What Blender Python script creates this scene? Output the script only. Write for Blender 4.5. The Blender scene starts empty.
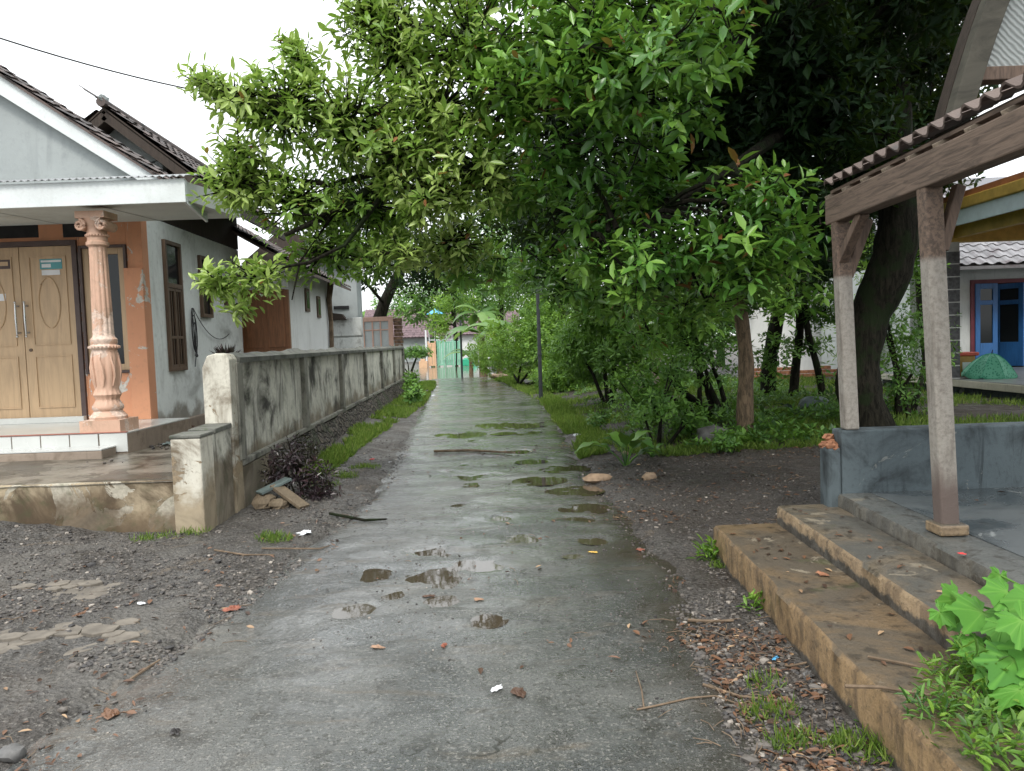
import bpy, math, random
import numpy as np
from mathutils import Vector
sc = bpy.context.scene
col = sc.collection
R = math.radians
random.seed(7)
rng = np.random.default_rng(11)
V = np.array

# ------------------------------------------------------------ camera
F_PX, CX, CY = 770.0, 512.0, 385.5
PITCH, ROLL, EYE = R(3.27), R(2.0), 1.5
r0 = V([1., 0, 0]); u0 = V([0, math.sin(PITCH), math.cos(PITCH)]); fwd = V([0, math.cos(PITCH), -math.sin(PITCH)])
up = u0*math.cos(ROLL) + r0*math.sin(ROLL)
rt = r0*math.cos(ROLL) - u0*math.sin(ROLL)
cam = bpy.data.objects.new('camera', bpy.data.cameras.new('camera')); col.objects.link(cam)
from mathutils import Matrix
cam.matrix_world = Matrix(((rt[0], up[0], -fwd[0], 0), (rt[1], up[1], -fwd[1], 0), (rt[2], up[2], -fwd[2], EYE), (0, 0, 0, 1)))
cam.data.sensor_width = 36; cam.data.lens = F_PX/1024*36
cam.data.clip_start = 0.05; cam.data.clip_end = 3000
sc.camera = cam

# ------------------------------------------------------------ sky, sun, exposure
SUN_EL, SUN_AZ = R(52), R(186)          # azimuth measured from +Y clockwise
w = bpy.data.worlds.new('World'); sc.world = w; w.use_nodes = True
nt = w.node_tree; nt.nodes.clear()
o_ = nt.nodes.new('ShaderNodeOutputWorld'); bg = nt.nodes.new('ShaderNodeBackground'); bg.inputs[1].default_value = 0.1
sky = nt.nodes.new('ShaderNodeTexSky'); sky.sky_type = 'NISHITA'; sky.sun_disc = False
sky.sun_elevation = SUN_EL; sky.sun_rotation = SUN_AZ
tc = nt.nodes.new('ShaderNodeTexCoord'); sx = nt.nodes.new('ShaderNodeSeparateXYZ')
nt.links.new(tc.outputs['Generated'], sx.inputs[0])
mr = nt.nodes.new('ShaderNodeMapRange'); mr.inputs[1].default_value = 0; mr.inputs[2].default_value = 1; mr.inputs[3].default_value = 11.5; mr.inputs[4].default_value = 21
nt.links.new(sx.outputs[2], mr.inputs[0])
nz = nt.nodes.new('ShaderNodeTexNoise'); nz.inputs['Scale'].default_value = 2.2; nz.inputs['Detail'].default_value = 4
nt.links.new(tc.outputs['Generated'], nz.inputs['Vector'])
nm = nt.nodes.new('ShaderNodeMapRange'); nm.inputs[3].default_value = .85; nm.inputs[4].default_value = 1.15
nt.links.new(nz.outputs[0], nm.inputs[0])
ml = nt.nodes.new('ShaderNodeMath'); ml.operation = 'MULTIPLY'; nt.links.new(mr.outputs[0], ml.inputs[0]); nt.links.new(nm.outputs[0], ml.inputs[1])
vs = nt.nodes.new('ShaderNodeVectorMath'); vs.operation = 'SCALE'; vs.inputs[0].default_value = (.95, .985, 1.0)
nt.links.new(ml.outputs[0], vs.inputs['Scale'])
mx = nt.nodes.new('ShaderNodeMix'); mx.data_type = 'RGBA'; mx.inputs[0].default_value = .9
nt.links.new(sky.outputs[0], mx.inputs[6]); nt.links.new(vs.outputs[0], mx.inputs[7])
nt.links.new(mx.outputs[2], bg.inputs[0]); nt.links.new(bg.outputs[0], o_.inputs[0])
sl = bpy.data.lights.new('sun', 'SUN'); sl.energy = 1.5; sl.angle = R(14); sl.color = (1, .95, .87)
so = bpy.data.objects.new('sun', sl); col.objects.link(so)
sd = Vector((math.sin(SUN_AZ)*math.cos(SUN_EL), math.cos(SUN_AZ)*math.cos(SUN_EL), math.sin(SUN_EL)))
so.rotation_euler = sd.to_track_quat('Z', 'Y').to_euler(); so.location = (0, 0, 30)
vsx = sc.view_settings; vsx.view_transform = 'Standard'; vsx.look = 'None'; vsx.gamma = 1; vsx.exposure = 0.52
try: vsx.use_curve_mapping = False
except Exception: pass
cy = sc.cycles
cy.max_bounces = 7; cy.diffuse_bounces = 3; cy.glossy_bounces = 3; cy.transmission_bounces = 4; cy.transparent_max_bounces = 4
cy.caustics_reflective = False; cy.caustics_refractive = False; cy.use_denoising = True
cy.sample_clamp_indirect = 4

# ------------------------------------------------------------ pixel helpers (points on real planes)
def ray(px, py): return rt*(px-CX)/F_PX + up*(CY-py)/F_PX + fwd
def D(px, py, Y):
    d = ray(px, py); return V([0, 0, EYE]) + d*(Y/d[1])
def G(px, py, z=0.0):
    d = ray(px, py); return V([0, 0, EYE]) + d*((z-EYE)/d[2])
def HP(px, py, P0, n):
    d = ray(px, py); c = V([0, 0, EYE]); return c + d*(np.dot(P0-c, n)/np.dot(d, n))
def RECT(px0, py0, px1, py1, Y):
    c = D((px0+px1)/2, (py0+py1)/2, Y); s = Y/F_PX
    return c[0]-abs(px1-px0)*s/2, c[0]+abs(px1-px0)*s/2, c[2]-abs(py1-py0)*s/2, c[2]+abs(py1-py0)*s/2

# ------------------------------------------------------------ objects
def tag(o, label=None, cat=None, group=None, kind=None):
    if label: o['label'] = label
    if cat: o['category'] = cat
    if group: o['group'] = group
    if kind: o['kind'] = kind
    return o
def thing(name, loc, label, cat, group=None):
    o = bpy.data.objects.new(name, None); col.objects.link(o); o.location = loc; o.empty_display_size = .1
    return tag(o, label, cat, group)
def wl(o):
    v = V([0., 0, 0])
    while o is not None: v = v + V(o.location[:]); o = o.parent
    return v
def nrm(v):
    v = np.asarray(v, float); return v/np.maximum(np.linalg.norm(v, axis=-1, keepdims=True), 1e-9)
def rawmesh(name, verts, faces_flat, loop_tot, mat, parent=None, smooth=False, rnd=None, origin=None):
    verts = np.asarray(verts, np.float32).reshape(-1, 3)
    off = wl(parent) if parent is not None else (V([0., 0, 0]) if origin is None else V(origin))
    verts = verts - off.astype(np.float32)
    me = bpy.data.meshes.new(name)
    loop_tot = np.asarray(loop_tot, np.int32); ff = np.asarray(faces_flat, np.int32)
    me.vertices.add(len(verts)); me.vertices.foreach_set('co', verts.ravel())
    me.loops.add(len(ff)); me.loops.foreach_set('vertex_index', ff)
    me.polygons.add(len(loop_tot))
    me.polygons.foreach_set('loop_start', np.concatenate([[0], np.cumsum(loop_tot)[:-1]]).astype(np.int32))
    me.polygons.foreach_set('use_smooth', np.full(len(loop_tot), smooth))
    me.update(calc_edges=True); me.validate()
    if rnd is not None:
        a = me.attributes.new('rnd', 'FLOAT', 'POINT')
        if len(a.data) == len(rnd): a.data.foreach_set('value', np.asarray(rnd, np.float32))
    if mat: me.materials.append(mat)
    o = bpy.data.objects.new(name, me); col.objects.link(o)
    if parent is not None: o.parent = parent
    elif origin is not None: o.location = origin
    return o
class MB:
    def __init__(s): s.v = []; s.f = []; s.r = []
    def add(s, vs, fs, r=None):
        b = len(s.v); s.v += [tuple(map(float, p)) for p in vs]; s.f += [tuple(i+b for i in f) for f in fs]
        s.r += [random.random() if r is None else r]*len(vs); return s
    def box(s, x0, x1, y0, y1, z0, z1):
        x0, x1 = sorted((x0, x1)); y0, y1 = sorted((y0, y1)); z0, z1 = sorted((z0, z1))
        return s.obox((x0, y0, z0), (x1-x0, 0, 0), (0, y1-y0, 0), (0, 0, z1-z0))
    def obox(s, o, a, b, c):
        o, a, b, c = map(lambda q: np.asarray(q, float), (o, a, b, c))
        if np.dot(np.cross(a, b), c) < 0: a, b = b, a
        vs = [o, o+a, o+a+b, o+b, o+c, o+a+c, o+a+b+c, o+b+c]
        return s.add(vs, [(0, 3, 2, 1), (4, 5, 6, 7), (0, 1, 5, 4), (1, 2, 6, 5), (2, 3, 7, 6), (3, 0, 4, 7)])
    def bar(s, p, q, w_, h_, upv=(0, 0, 1)):
        p, q = V(p, float), V(q, float); a = q-p; d = nrm(a); sd_ = nrm(np.cross(d, V(upv, float))); u_ = np.cross(sd_, d)
        return s.obox(p-sd_*w_/2-u_*h_/2, a, sd_*w_, u_*h_)
    def tube(s, pts, rad, seg=8, cap=True):
        pts = [V(p, float) for p in pts]; n = len(pts)
        if np.isscalar(rad): rad = [rad]*n
        vs = []; fs = []; ref = V([0.31, 0.17, 0.93])
        for i in range(n):
            d = nrm(pts[min(i+1, n-1)]-pts[max(i-1, 0)])
            if abs(np.dot(d, ref)) > .97: ref = V([1., 0, 0])
            a = nrm(np.cross(d, ref)); b = np.cross(d, a)
            for k in range(seg):
                t = 2*math.pi*k/seg; vs.append(pts[i]+rad[i]*(a*math.cos(t)+b*math.sin(t)))
        for i in range(n-1):
            for k in range(seg):
                k2 = (k+1) % seg; fs.append((i*seg+k, i*seg+k2, (i+1)*seg+k2, (i+1)*seg+k))
        if cap: fs.append(tuple(reversed(range(seg)))); fs.append(tuple((n-1)*seg+k for k in range(seg)))
        return s.add(vs, fs)
    def prism(s, poly, d):
        n = len(poly); poly = [V(p, float) for p in poly]; d = V(d, float)
        vs = poly+[p+d for p in poly]
        fs = [tuple(reversed(range(n))), tuple(range(n, 2*n))]+[(i, (i+1) % n, (i+1) % n+n, i+n) for i in range(n)]
        return s.add(vs, fs)
    def lathe(s, c, prof, seg=32, mod=None):
        vs = []; fs = []; n = len(prof)
        for i, (r, z) in enumerate(prof):
            for k in range(seg):
                t = 2*math.pi*k/seg; rr = r*(mod(t, z, i) if mod else 1)
                vs.append((c[0]+rr*math.cos(t), c[1]+rr*math.sin(t), c[2]+z))
        for i in range(n-1):
            for k in range(seg):
                k2 = (k+1) % seg; fs.append((i*seg+k, i*seg+k2, (i+1)*seg+k2, (i+1)*seg+k))
        fs.append(tuple(reversed(range(seg)))); fs.append(tuple((n-1)*seg+k for k in range(seg)))
        return s.add(vs, fs)
    def blob(s, c, r, jit=.25, seg=6, rings=4, flat=1.0):
        c = V(c, float); vs = []; r = V(r, float)*np.ones(3)
        vs.append(c+V([0, 0, -r[2]])); 
        for i in range(1, rings):
            ph = math.pi*i/rings-math.pi/2
            for k in range(seg):
                t = 2*math.pi*(k+.5*(i % 2))/seg; j = 1+random.uniform(-jit, jit)
                vs.append(c+V([r[0]*math.cos(ph)*math.cos(t)*j, r[1]*math.cos(ph)*math.sin(t)*j, r[2]*math.sin(ph)*j]))
        vs.append(c+V([0, 0, r[2]])); fs = []
        for k in range(seg): fs.append((0, 1+(k+1) % seg, 1+k))
        for i in range(rings-2):
            for k in range(seg):
                a = 1+i*seg; b = 1+(i+1)*seg; fs.append((a+k, a+(k+1) % seg, b+(k+1) % seg, b+k))
        l = len(vs)-1; a = 1+(rings-2)*seg
        for k in range(seg): fs.append((a+k, a+(k+1) % seg, l))
        return s.add(vs, fs)
    def build(s, name, mat, parent=None, smooth=False, bevel=0, origin=None, label=None):
        ff = [i for f in s.f for i in f]
        o = rawmesh(name, s.v, ff, [len(f) for f in s.f], mat, parent, smooth, s.r, origin)
        if bevel:
            m = o.modifiers.new('bevel', 'BEVEL'); m.width = bevel; m.segments = 2; m.limit_method = 'ANGLE'
        if smooth:
            try: o.data.set_sharp_from_angle(angle=R(42))
            except Exception: pass
        if label: o['label'] = label
        return o
def copy_tree(o, parent=None):
    c = o.copy(); col.objects.link(c)
    if parent is not None: c.parent = parent
    for ch in list(o.children): copy_tree(ch, c)
    return c

# ------------------------------------------------------------ noise for heights
def vnoise(x, y, seed=0):
    x = np.asarray(x, float); y = np.asarray(y, float)
    xi = np.floor(x).astype(np.int64); yi = np.floor(y).astype(np.int64); fx = x-xi; fy = y-yi
    fx = fx*fx*(3-2*fx); fy = fy*fy*(3-2*fy)
    def h(a, b):
        n = (a*374761393+b*668265263+seed*974711) & 0x7fffffff
        n = ((n ^ (n >> 13))*1274126177) & 0x7fffffff
        return ((n ^ (n >> 16)) & 0xffff)/65535.0
    return (h(xi, yi)*(1-fx)+h(xi+1, yi)*fx)*(1-fy)+(h(xi, yi+1)*(1-fx)+h(xi+1, yi+1)*fx)*fy
def fbm(x, y, f=1., o=4, seed=0):
    t = 0; a = .5
    for i in range(o):
        t = t+a*(vnoise(np.asarray(x)*f, np.asarray(y)*f, seed+i)-.5); f *= 2.03; a *= .5
    return t*2
def sstep(a, b, x):
    t = np.clip((np.asarray(x, float)-a)/(b-a), 0, 1); return t*t*(3-2*t)

# ------------------------------------------------------------ materials
class NT:
    def __init__(s, name):
        s.m = bpy.data.materials.new(name); s.m.use_nodes = True; s.t = s.m.node_tree
        s.b = s.t.nodes['Principled BSDF']; s.out = s.t.nodes['Material Output']
        c = s.t.nodes.new('ShaderNodeTexCoord'); s.co = c.outputs['Object']; g = s.t.nodes.new('ShaderNodeNewGeometry'); s.pos = g.outputs['Position']; s.nor = g.outputs['Normal']
    def L(s, a, b):
        if hasattr(a, 'is_linked') or hasattr(a, 'links'): s.t.links.new(a, b)
        else: b.default_value = a if not (isinstance(a, tuple) and len(a) == 3 and len(b.default_value) == 4) else (*a, 1)
    def noise(s, scale, detail=4, rough=.55, dist=0, stretch=None, world=False):
        n = s.t.nodes.new('ShaderNodeTexNoise'); n.inputs['Scale'].default_value = scale; n.inputs['Detail'].default_value = detail
        n.inputs['Roughness'].default_value = rough; n.inputs['Distortion'].default_value = dist
        src = s.pos if world else s.co
        if stretch:
            m = s.t.nodes.new('ShaderNodeMapping'); m.inputs['Scale'].default_value = stretch; s.L(src, m.inputs[0]); src = m.outputs[0]
        s.L(src, n.inputs['Vector']); return n.outputs[0]
    def voro(s, scale, feat='F1', out=0, stretch=None, world=False):
        n = s.t.nodes.new('ShaderNodeTexVoronoi'); n.feature = feat; n.inputs['Scale'].default_value = scale
        src = s.pos if world else s.co
        if stretch:
            m = s.t.nodes.new('ShaderNodeMapping'); m.inputs['Scale'].default_value = stretch; s.L(src, m.inputs[0]); src = m.outputs[0]
        s.L(src, n.inputs['Vector']); return n.outputs[out]
    def ramp(s, f, a, b, lo=0., hi=1.):
        n = s.t.nodes.new('ShaderNodeMapRange'); n.inputs[1].default_value = a; n.inputs[2].default_value = b; n.inputs[3].default_value = lo; n.inputs[4].default_value = hi
        n.interpolation_type = 'SMOOTHSTEP'; s.L(f, n.inputs[0]); return n.outputs[0]
    def mix(s, f, a, b):
        n = s.t.nodes.new('ShaderNodeMix'); n.data_type = 'RGBA'; s.L(f, n.inputs[0]); s.L(a, n.inputs[6]); s.L(b, n.inputs[7]); return n.outputs[2]
    def math(s, op, a, b=0.):
        n = s.t.nodes.new('ShaderNodeMath'); n.operation = op; s.L(a, n.inputs[0]); s.L(b, n.inputs[1]); return n.outputs[0]
    def sep(s, i, world=False):
        n = s.t.nodes.new('ShaderNodeSeparateXYZ'); s.L(s.pos if world else s.co, n.inputs[0]); return n.outputs[i]
    def attr(s, name='rnd'):
        n = s.t.nodes.new('ShaderNodeAttribute'); n.attribute_name = name; return n.outputs['Fac']
    def bump(s, h, dist=.01, st=1., prev=None):
        n = s.t.nodes.new('ShaderNodeBump'); n.inputs['Distance'].default_value = dist; n.inputs['Strength'].default_value = st; s.L(h, n.inputs['Height'])
        if prev is not None: s.L(prev, n.inputs['Normal'])
        return n.outputs[0]
    def fin(s, color, rough=.8, bump=None, spec=.5, metal=0):
        s.L(color, s.b.inputs['Base Color']); s.L(rough, s.b.inputs['Roughness']); s.b.inputs['Specular IOR Level'].default_value = spec
        s.b.inputs['Metallic'].default_value = metal
        if bump is not None: s.L(bump, s.b.inputs['Normal'])
        return s.m
def plaster(name, base, grime=(.09, .08, .065), amount=.5, scale=1.5, low=None, lowcol=(.12, .10, .07), peel=None, peelcol=(.5, .48, .44), streak=.5, rough=.85, moss=0, bdist=.006):
    """painted or bare render; dirt patches, run marks, damp foot up to height `low`, peeled paint"""
    n = NT(name)
    big = n.noise(scale, 6, .65, .6); fine = n.noise(scale*14, 5, .6)
    c = n.mix(n.ramp(n.noise(scale*.6, 3), .3, .7), base, tuple(min(1, x*.82) for x in base))
    st = n.noise(scale*2.6, 7, .72, .8, stretch=(1.5, 1.5, .26))
    c = n.mix(n.math('MULTIPLY', n.ramp(st, .5, .72), streak), c, grime)
    c = n.mix(n.ramp(big, .62-amount*.25, .85-amount*.25), c, grime)
    c = n.mix(n.math('MULTIPLY', n.ramp(fine, .5, .8), .35), c, grime)
    if peel:
        pm = n.ramp(n.noise(peel, 7, .66, .8), .568, .58)
        c = n.mix(pm, c, n.mix(n.ramp(fine, .35, .65), peelcol, tuple(x*.7 for x in peelcol)))
    if low is not None:
        z = n.math('ADD', n.sep(2, True), n.math('MULTIPLY', n.math('SUBTRACT', n.noise(2.2, 5, .65, world=True), .5), .9))
        c = n.mix(n.ramp(z, low-.12, low+.12, .85, 0), c, n.mix(n.ramp(big, .3, .7), lowcol, tuple(x*.45 for x in lowcol)))
    if moss:
        c = n.mix(n.math('MULTIPLY', n.ramp(n.noise(scale*2.7, 6, .7), .5, .66), moss), c, (.05, .07, .025))
    pass
    h = n.math('ADD', n.math('MULTIPLY', big, .6), n.math('MULTIPLY', fine, .4))
    if peel: h = n.math('SUBTRACT', h, n.math('MULTIPLY', pm, .4))
    return n.fin(c, rough, n.bump(n.noise(scale*60, 3), .002, .6, n.bump(h, bdist, .8)))
def simple(name, c, rough=.6, var=.25, scale=6, metal=0, bd=.002, spec=.5, stretch=None):
    n = NT(name); f = n.noise(scale, 5, .6, stretch=stretch)
    return n.fin(n.mix(n.ramp(f, .3, .7), c, tuple(x*(1-var) for x in c)), n.ramp(f, .3, .7, rough, min(1, rough*1.2)), n.bump(f, bd, .6), spec, metal)
def wood(name, c, dark=.5, rough=.6, scale=3, grain=(12, 12, 1), wear=None):
    n = NT(name); g = n.noise(scale, 6, .65, 1.2, stretch=grain); b = n.noise(scale*.8, 4)
    cc = n.mix(n.ramp(g, .35, .7), c, tuple(x*dark for x in c))
    if wear: cc = n.mix(n.ramp(b, .5, .62), cc, wear)
    return n.fin(cc, rough, n.bump(g, .004, .7))
def leafmat(name, cols, rough=.38, trans=.35, spec=.5):
    """cols: dark, mid, light, old brown"""
    n = NT(name); r = n.attr()
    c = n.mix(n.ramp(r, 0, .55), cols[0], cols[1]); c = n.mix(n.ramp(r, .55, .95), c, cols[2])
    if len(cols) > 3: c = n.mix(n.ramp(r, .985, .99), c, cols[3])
    n.fin(c, rough, None, spec)
    tr = n.t.nodes.new('ShaderNodeBsdfTranslucent'); ms = n.t.nodes.new('ShaderNodeMixShader'); ms.inputs[0].default_value = trans
    n.L(n.mix(.4, c, (.25, .4, .03)), tr.inputs[0])
    n.t.links.new(n.b.outputs[0], ms.inputs[1]); n.t.links.new(tr.outputs[0], ms.inputs[2]); n.t.links.new(ms.outputs[0], n.out.inputs[0])
    return n.m
def glass(name, c=(.012, .015, .017), rough=.08):
    return NT(name).fin(c, rough, None, .35)

M = {}
# wet asphalt
n = NT('wet_asphalt')
p1 = n.noise(.9, 5, .6, .4, world=True); p2 = n.noise(5, 5, .65, world=True); p3 = n.noise(70, 3, .6, world=True); p4 = n.noise(2.2, 5, .65, .8, stretch=(.8, 2.6, 1), world=True)
c = n.mix(n.ramp(p1, .35, .65), (.066, .070, .070), (.125, .125, .117))
c = n.mix(n.math('MULTIPLY', n.ramp(p2, .48, .68), .6), c, (.032, .030, .026))
c = n.mix(n.math('MULTIPLY', n.ramp(p4, .55, .72), .6), c, (.12, .095, .065))
p6 = n.noise(160, 2, .5, world=True); c = n.mix(n.math('MULTIPLY', n.ramp(p3, .55, .63), .65), c, (.24, .23, .21)); ck = n.voro(.55, 'DISTANCE_TO_EDGE', world=True)
nd = n.t.nodes.new('ShaderNodeVectorMath'); nd.operation = 'ADD'; nn3 = n.t.nodes.new('ShaderNodeTexNoise'); nn3.inputs['Scale'].default_value = 2.2; nn3.inputs['Detail'].default_value = 6; n.L(n.pos, nn3.inputs['Vector']); n.L(n.pos, nd.inputs[0]); n.L(nn3.outputs[1], nd.inputs[1]); n.L(nd.outputs[0], ck.node.inputs['Vector']); c = n.mix(n.math('MULTIPLY', n.ramp(ck, .002, .010, 1, 0), n.ramp(n.noise(.7, 3, world=True), .48, .58)), c, (.015, .014, .012)); c = n.mix(n.math('MULTIPLY', n.ramp(p6, .56, .62), .7), c, (.02, .02, .02)); c = n.mix(n.math('MULTIPLY', n.ramp(n.noise(28, 4, .7, world=True), .58, .64), .6), c, (.03, .027, .022))
ro = n.ramp(n.math('ADD', n.math('MULTIPLY', p1, .5), n.math('MULTIPLY', p4, .5)), .42, .60, .13, .42)
h1 = n.bump(p2, .010, .5); h2 = n.bump(p6, .002, .9, n.bump(p3, .004, .9, h1))
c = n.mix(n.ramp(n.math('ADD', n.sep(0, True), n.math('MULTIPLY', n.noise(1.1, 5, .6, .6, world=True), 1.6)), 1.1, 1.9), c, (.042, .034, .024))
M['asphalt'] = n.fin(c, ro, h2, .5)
n.L(n.ramp(n.noise(1.6, 6, .62, .9, stretch=(.7, 1.5, 1), world=True), .40, .56, .12, 1), n.b.inputs['Coat Weight']); n.b.inputs['Coat Roughness'].default_value = .14; n.b.inputs['Coat IOR'].default_value = 1.38
n.L(n.bump(n.noise(26, 4, .6, world=True), .004, .8, n.bump(n.noise(4, 4, .6, .5, stretch=(1, .45, 1), world=True), .012, .7)), n.b.inputs['Coat Normal'])
# bare earth with grit
n = NT('wet_earth')
p1 = n.noise(.8, 6, .65, .5, world=True); p2 = n.noise(7, 6, .7, world=True); p3 = n.noise(55, 4, .7, world=True); v = n.voro(38, world=True); p5 = n.noise(2.5, 6, .7, .7, world=True)
c = n.mix(n.ramp(p1, .35, .65), (.07, .06, .052), (.105, .10, .094))
c = n.mix(n.ramp(p2, .45, .7), c, (.030, .025, .020))
c = n.mix(n.ramp(p3, .53, .66), c, (.19, .175, .155)); c = n.mix(n.ramp(n.noise(120, 3, .6, world=True), .54, .62), c, (.022, .02, .018))
c = n.mix(n.math('MULTIPLY', n.ramp(p5, .60, .68), .55), c, (.16, .125, .09))
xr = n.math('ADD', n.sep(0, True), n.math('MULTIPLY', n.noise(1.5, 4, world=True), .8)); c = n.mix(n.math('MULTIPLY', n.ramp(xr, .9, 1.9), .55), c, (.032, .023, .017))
ro = n.ramp(p5, .35, .6, .35, .8)
c = n.mix(n.math('MULTIPLY', n.ramp(n.math('ADD', n.noise(.9, 6, .65, .8, world=True), n.math('MULTIPLY', n.sep(0, True), -.03)), .56, .66), .5), c, (.15, .14, .125))
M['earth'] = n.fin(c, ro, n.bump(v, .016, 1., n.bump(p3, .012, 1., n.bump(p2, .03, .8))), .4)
n = NT('muddy_water'); wv = n.noise(3, 3, .5, world=True)
M['water'] = n.fin((.15, .13, .095), .10, n.bump(wv, .006, .6), .45)
n = NT('puddle_water'); wv = n.noise(9, 3, .5, world=True)
M['puddle'] = n.fin((.06, .047, .032), .03, n.bump(wv, .001, .25), .6)
M['stone'] = simple('gravel_stone', (.15, .145, .14), .5, .6, 9)
n = NT('gravel'); r_ = n.attr(); c = n.mix(n.ramp(r_, 0, .8), (.035, .032, .032), (.12, .105, .092)); c = n.mix(n.ramp(r_, .93, 1), c, (.33, .29, .25)); M['gravel'] = n.fin(c, .5)
n = NT('dead_leaf'); r_ = n.attr(); c = n.mix(n.ramp(r_, 0, .8), (.045, .024, .015), (.15, .075, .04)); c = n.mix(n.ramp(r_, .86, 1), c, (.36, .24, .14)); M['litter'] = n.fin(c, .5)
M['twig'] = simple('dry_twig', (.20, .14, .09), .8, .5, 9)
M['bark'] = NT('bark'); n = M['bark']; f = n.noise(9, 6, .7, .6, stretch=(3, 3, .6)); c = n.mix(n.ramp(f, .35, .65), (.006, .006, .004), (.028, .025, .018)); c = n.mix(n.ramp(n.noise(3, 5), .5, .6), c, (.016, .024, .010)); M['bark'] = n.fin(c, .9, n.bump(f, .03, 1), .12)
n = NT('pale_bark'); f = n.noise(9, 6, .7, .6, stretch=(3, 3, .8)); c = n.mix(n.ramp(f, .35, .65), (.07, .05, .03), (.22, .15, .09)); M['bark2'] = n.fin(c, .85, n.bump(f, .015, 1))
M['lf_near'] = leafmat('mango_leaves', [(.022, .075, .016), (.08, .21, .032), (.22, .40, .07), (.25, .10, .04)], .32, .26)
M['lf_fresh'] = leafmat('fresh_leaves', [(.075, .17, .028), (.20, .34, .06), (.40, .52, .15), (.30, .12, .05)], .33, .36)
M['lf_dark'] = leafmat('shade_painted_leaves', [(.006, .017, .008), (.012, .034, .011), (.026, .06, .018)], .55, .12, .18)  # leaf green darkened to paint in the shade inside and behind crowns
M['lf_mid'] = leafmat('bush_leaves', [(.028, .08, .018), (.075, .185, .032), (.16, .32, .05)], .45, .3)
M['lf_lime'] = leafmat('lime_leaves', [(.05, .12, .02), (.12, .25, .035), (.22, .38, .05)], .45, .4)
M['lf_banana'] = leafmat('banana_leaf', [(.08, .17, .05), (.14, .27, .08), (.2, .34, .1)], .4, .4)
M['lf_yellow'] = leafmat('yellow_banana_leaf', [(.5, .28, .03), (.55, .32, .04), (.6, .36, .05)], .5, .3)
M['lf_chaya'] = leafmat('bright_lobed_leaf', [(.055, .17, .03), (.10, .27, .04), (.20, .38, .08)], .5, .25, .2)
M['lf_purple'] = leafmat('dark_purple_leaf', [(.012, .009, .012), (.025, .013, .018), (.05, .025, .03)], .3, .1)
M['veins'] = simple('pale_leaf_vein', (.34, .52, .16), .5)
M['grass'] = leafmat('grass_blades', [(.07, .13, .02), (.14, .24, .035), (.28, .37, .08), (.3, .24, .1)], .6, .4)
# house paints
M['orange'] = plaster('orange_plaster', (.68, .32, .18), (.40, .21, .13), .25, 1.2, peel=2.0, peelcol=(.66, .62, .56), streak=.3, rough=.75)
M['sidewhite'] = plaster('pale_green_white_plaster', (.80, .84, .82), (.28, .29, .27), .30, 1.1, low=.75, lowcol=(.30, .27, .22), streak=.35)
M['gable'] = plaster('grey_gable_plaster', (.36, .39, .39), (.22, .24, .24), .5, 1.3, streak=.4)
M['fascia'] = plaster('white_fascia_paint', (.72, .76, .76), (.45, .46, .44), .05, 2, streak=.25, rough=.6)
M['soffit'] = plaster('soffit_board', (.60, .63, .60), (.32, .32, .29), .2, 1.5, streak=.2, rough=.7)
M['terrace'] = plaster('stained_terrace_concrete', (.42, .34, .23), (.085, .06, .035), .8, 2.3, peel=1.5, peelcol=(.45, .41, .33), low=.26, lowcol=(.15, .10, .055), moss=.35, streak=.7)
M['terracetop'] = plaster('wet_concrete_top', (.22, .195, .16), (.055, .046, .035), .8, 2.6, rough=.28, streak=0, peel=1.3, peelcol=(.09, .08, .065), moss=.25)
M['pil'] = plaster('bare_grey_pilaster', (.27, .26, .22), (.05, .048, .04), .6, 2.6, moss=.3, streak=.7)
M['wall'] = plaster('grimy_wall_plaster', (.70, .68, .59), (.035, .032, .026), .66, 1.6, low=.60, lowcol=(.22, .17, .11), moss=.30, streak=.95)
M['wallpier'] = plaster('flaking_white_pier', (.66, .63, .54), (.15, .115, .075), .75, 2.6, peel=3.6, peelcol=(.30, .23, .15), low=.45, lowcol=(.34, .26, .16), streak=.5)
M['coping'] = plaster('mossy_coping', (.16, .16, .14), (.05, .052, .045), .7, 3, moss=.6)
n = NT('rubble_plinth'); v = n.voro(7.5, world=True, stretch=(1, 1, 1.4)); ve = n.voro(7.5, 'DISTANCE_TO_EDGE', world=True, stretch=(1, 1, 1.4)); q = n.noise(12, 5, world=True)
c = n.mix(n.ramp(q, .3, .7), (.055, .045, .035), (.14, .115, .09)); c = n.mix(n.ramp(ve, 0, .12, 1, 0), c, (.03, .025, .02))
c = n.mix(n.ramp(n.noise(2, 5, world=True), .5, .65), c, (.045, .055, .025))
M['rubble'] = n.fin(c, .85, n.bump(n.ramp(ve, 0, .2), .05, 1, n.bump(q, .02, .8)))
M['doortan'] = wood('tan_door_paint', (.52, .36, .215), .80, .45, 2, (6, 6, .7))
M['dframe'] = simple('dark_brown_frame', (.085, .055, .05), .5)
M['tilewhite'] = simple('white_wall_tile', (.56, .57, .55), .25, .1, 2)
M['tilefloor'] = simple('pale_floor_tile', (.55, .57, .55), .2, .15, 3)
M['porchside'] = plaster('damp_porch_side', (.30, .24, .19), (.12, .09, .06), .5, 2)
M['chrome'] = simple('chrome', (.6, .6, .6), .25, .1, 4, 1)
M['glass'] = glass('dark_glass')
M['black'] = simple('dark_void', (.012, .012, .013), .8)
M['column'] = plaster('salmon_column_paint', (.68, .43, .31), (.34, .23, .16), .5, 3, peel=2.6, peelcol=(.72, .55, .45), streak=.35, rough=.6)
def tilemat(name, a, b, cc=None):
    n = NT(name); r = n.attr(); q = n.noise(5, 5)
    c = n.mix(r, a, b)
    c = n.mix(n.ramp(q, .5, .7), c, cc or tuple(x*.4 for x in a))
    return n.fin(c, .7, n.bump(n.noise(60, 3), .004, .6))
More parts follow.
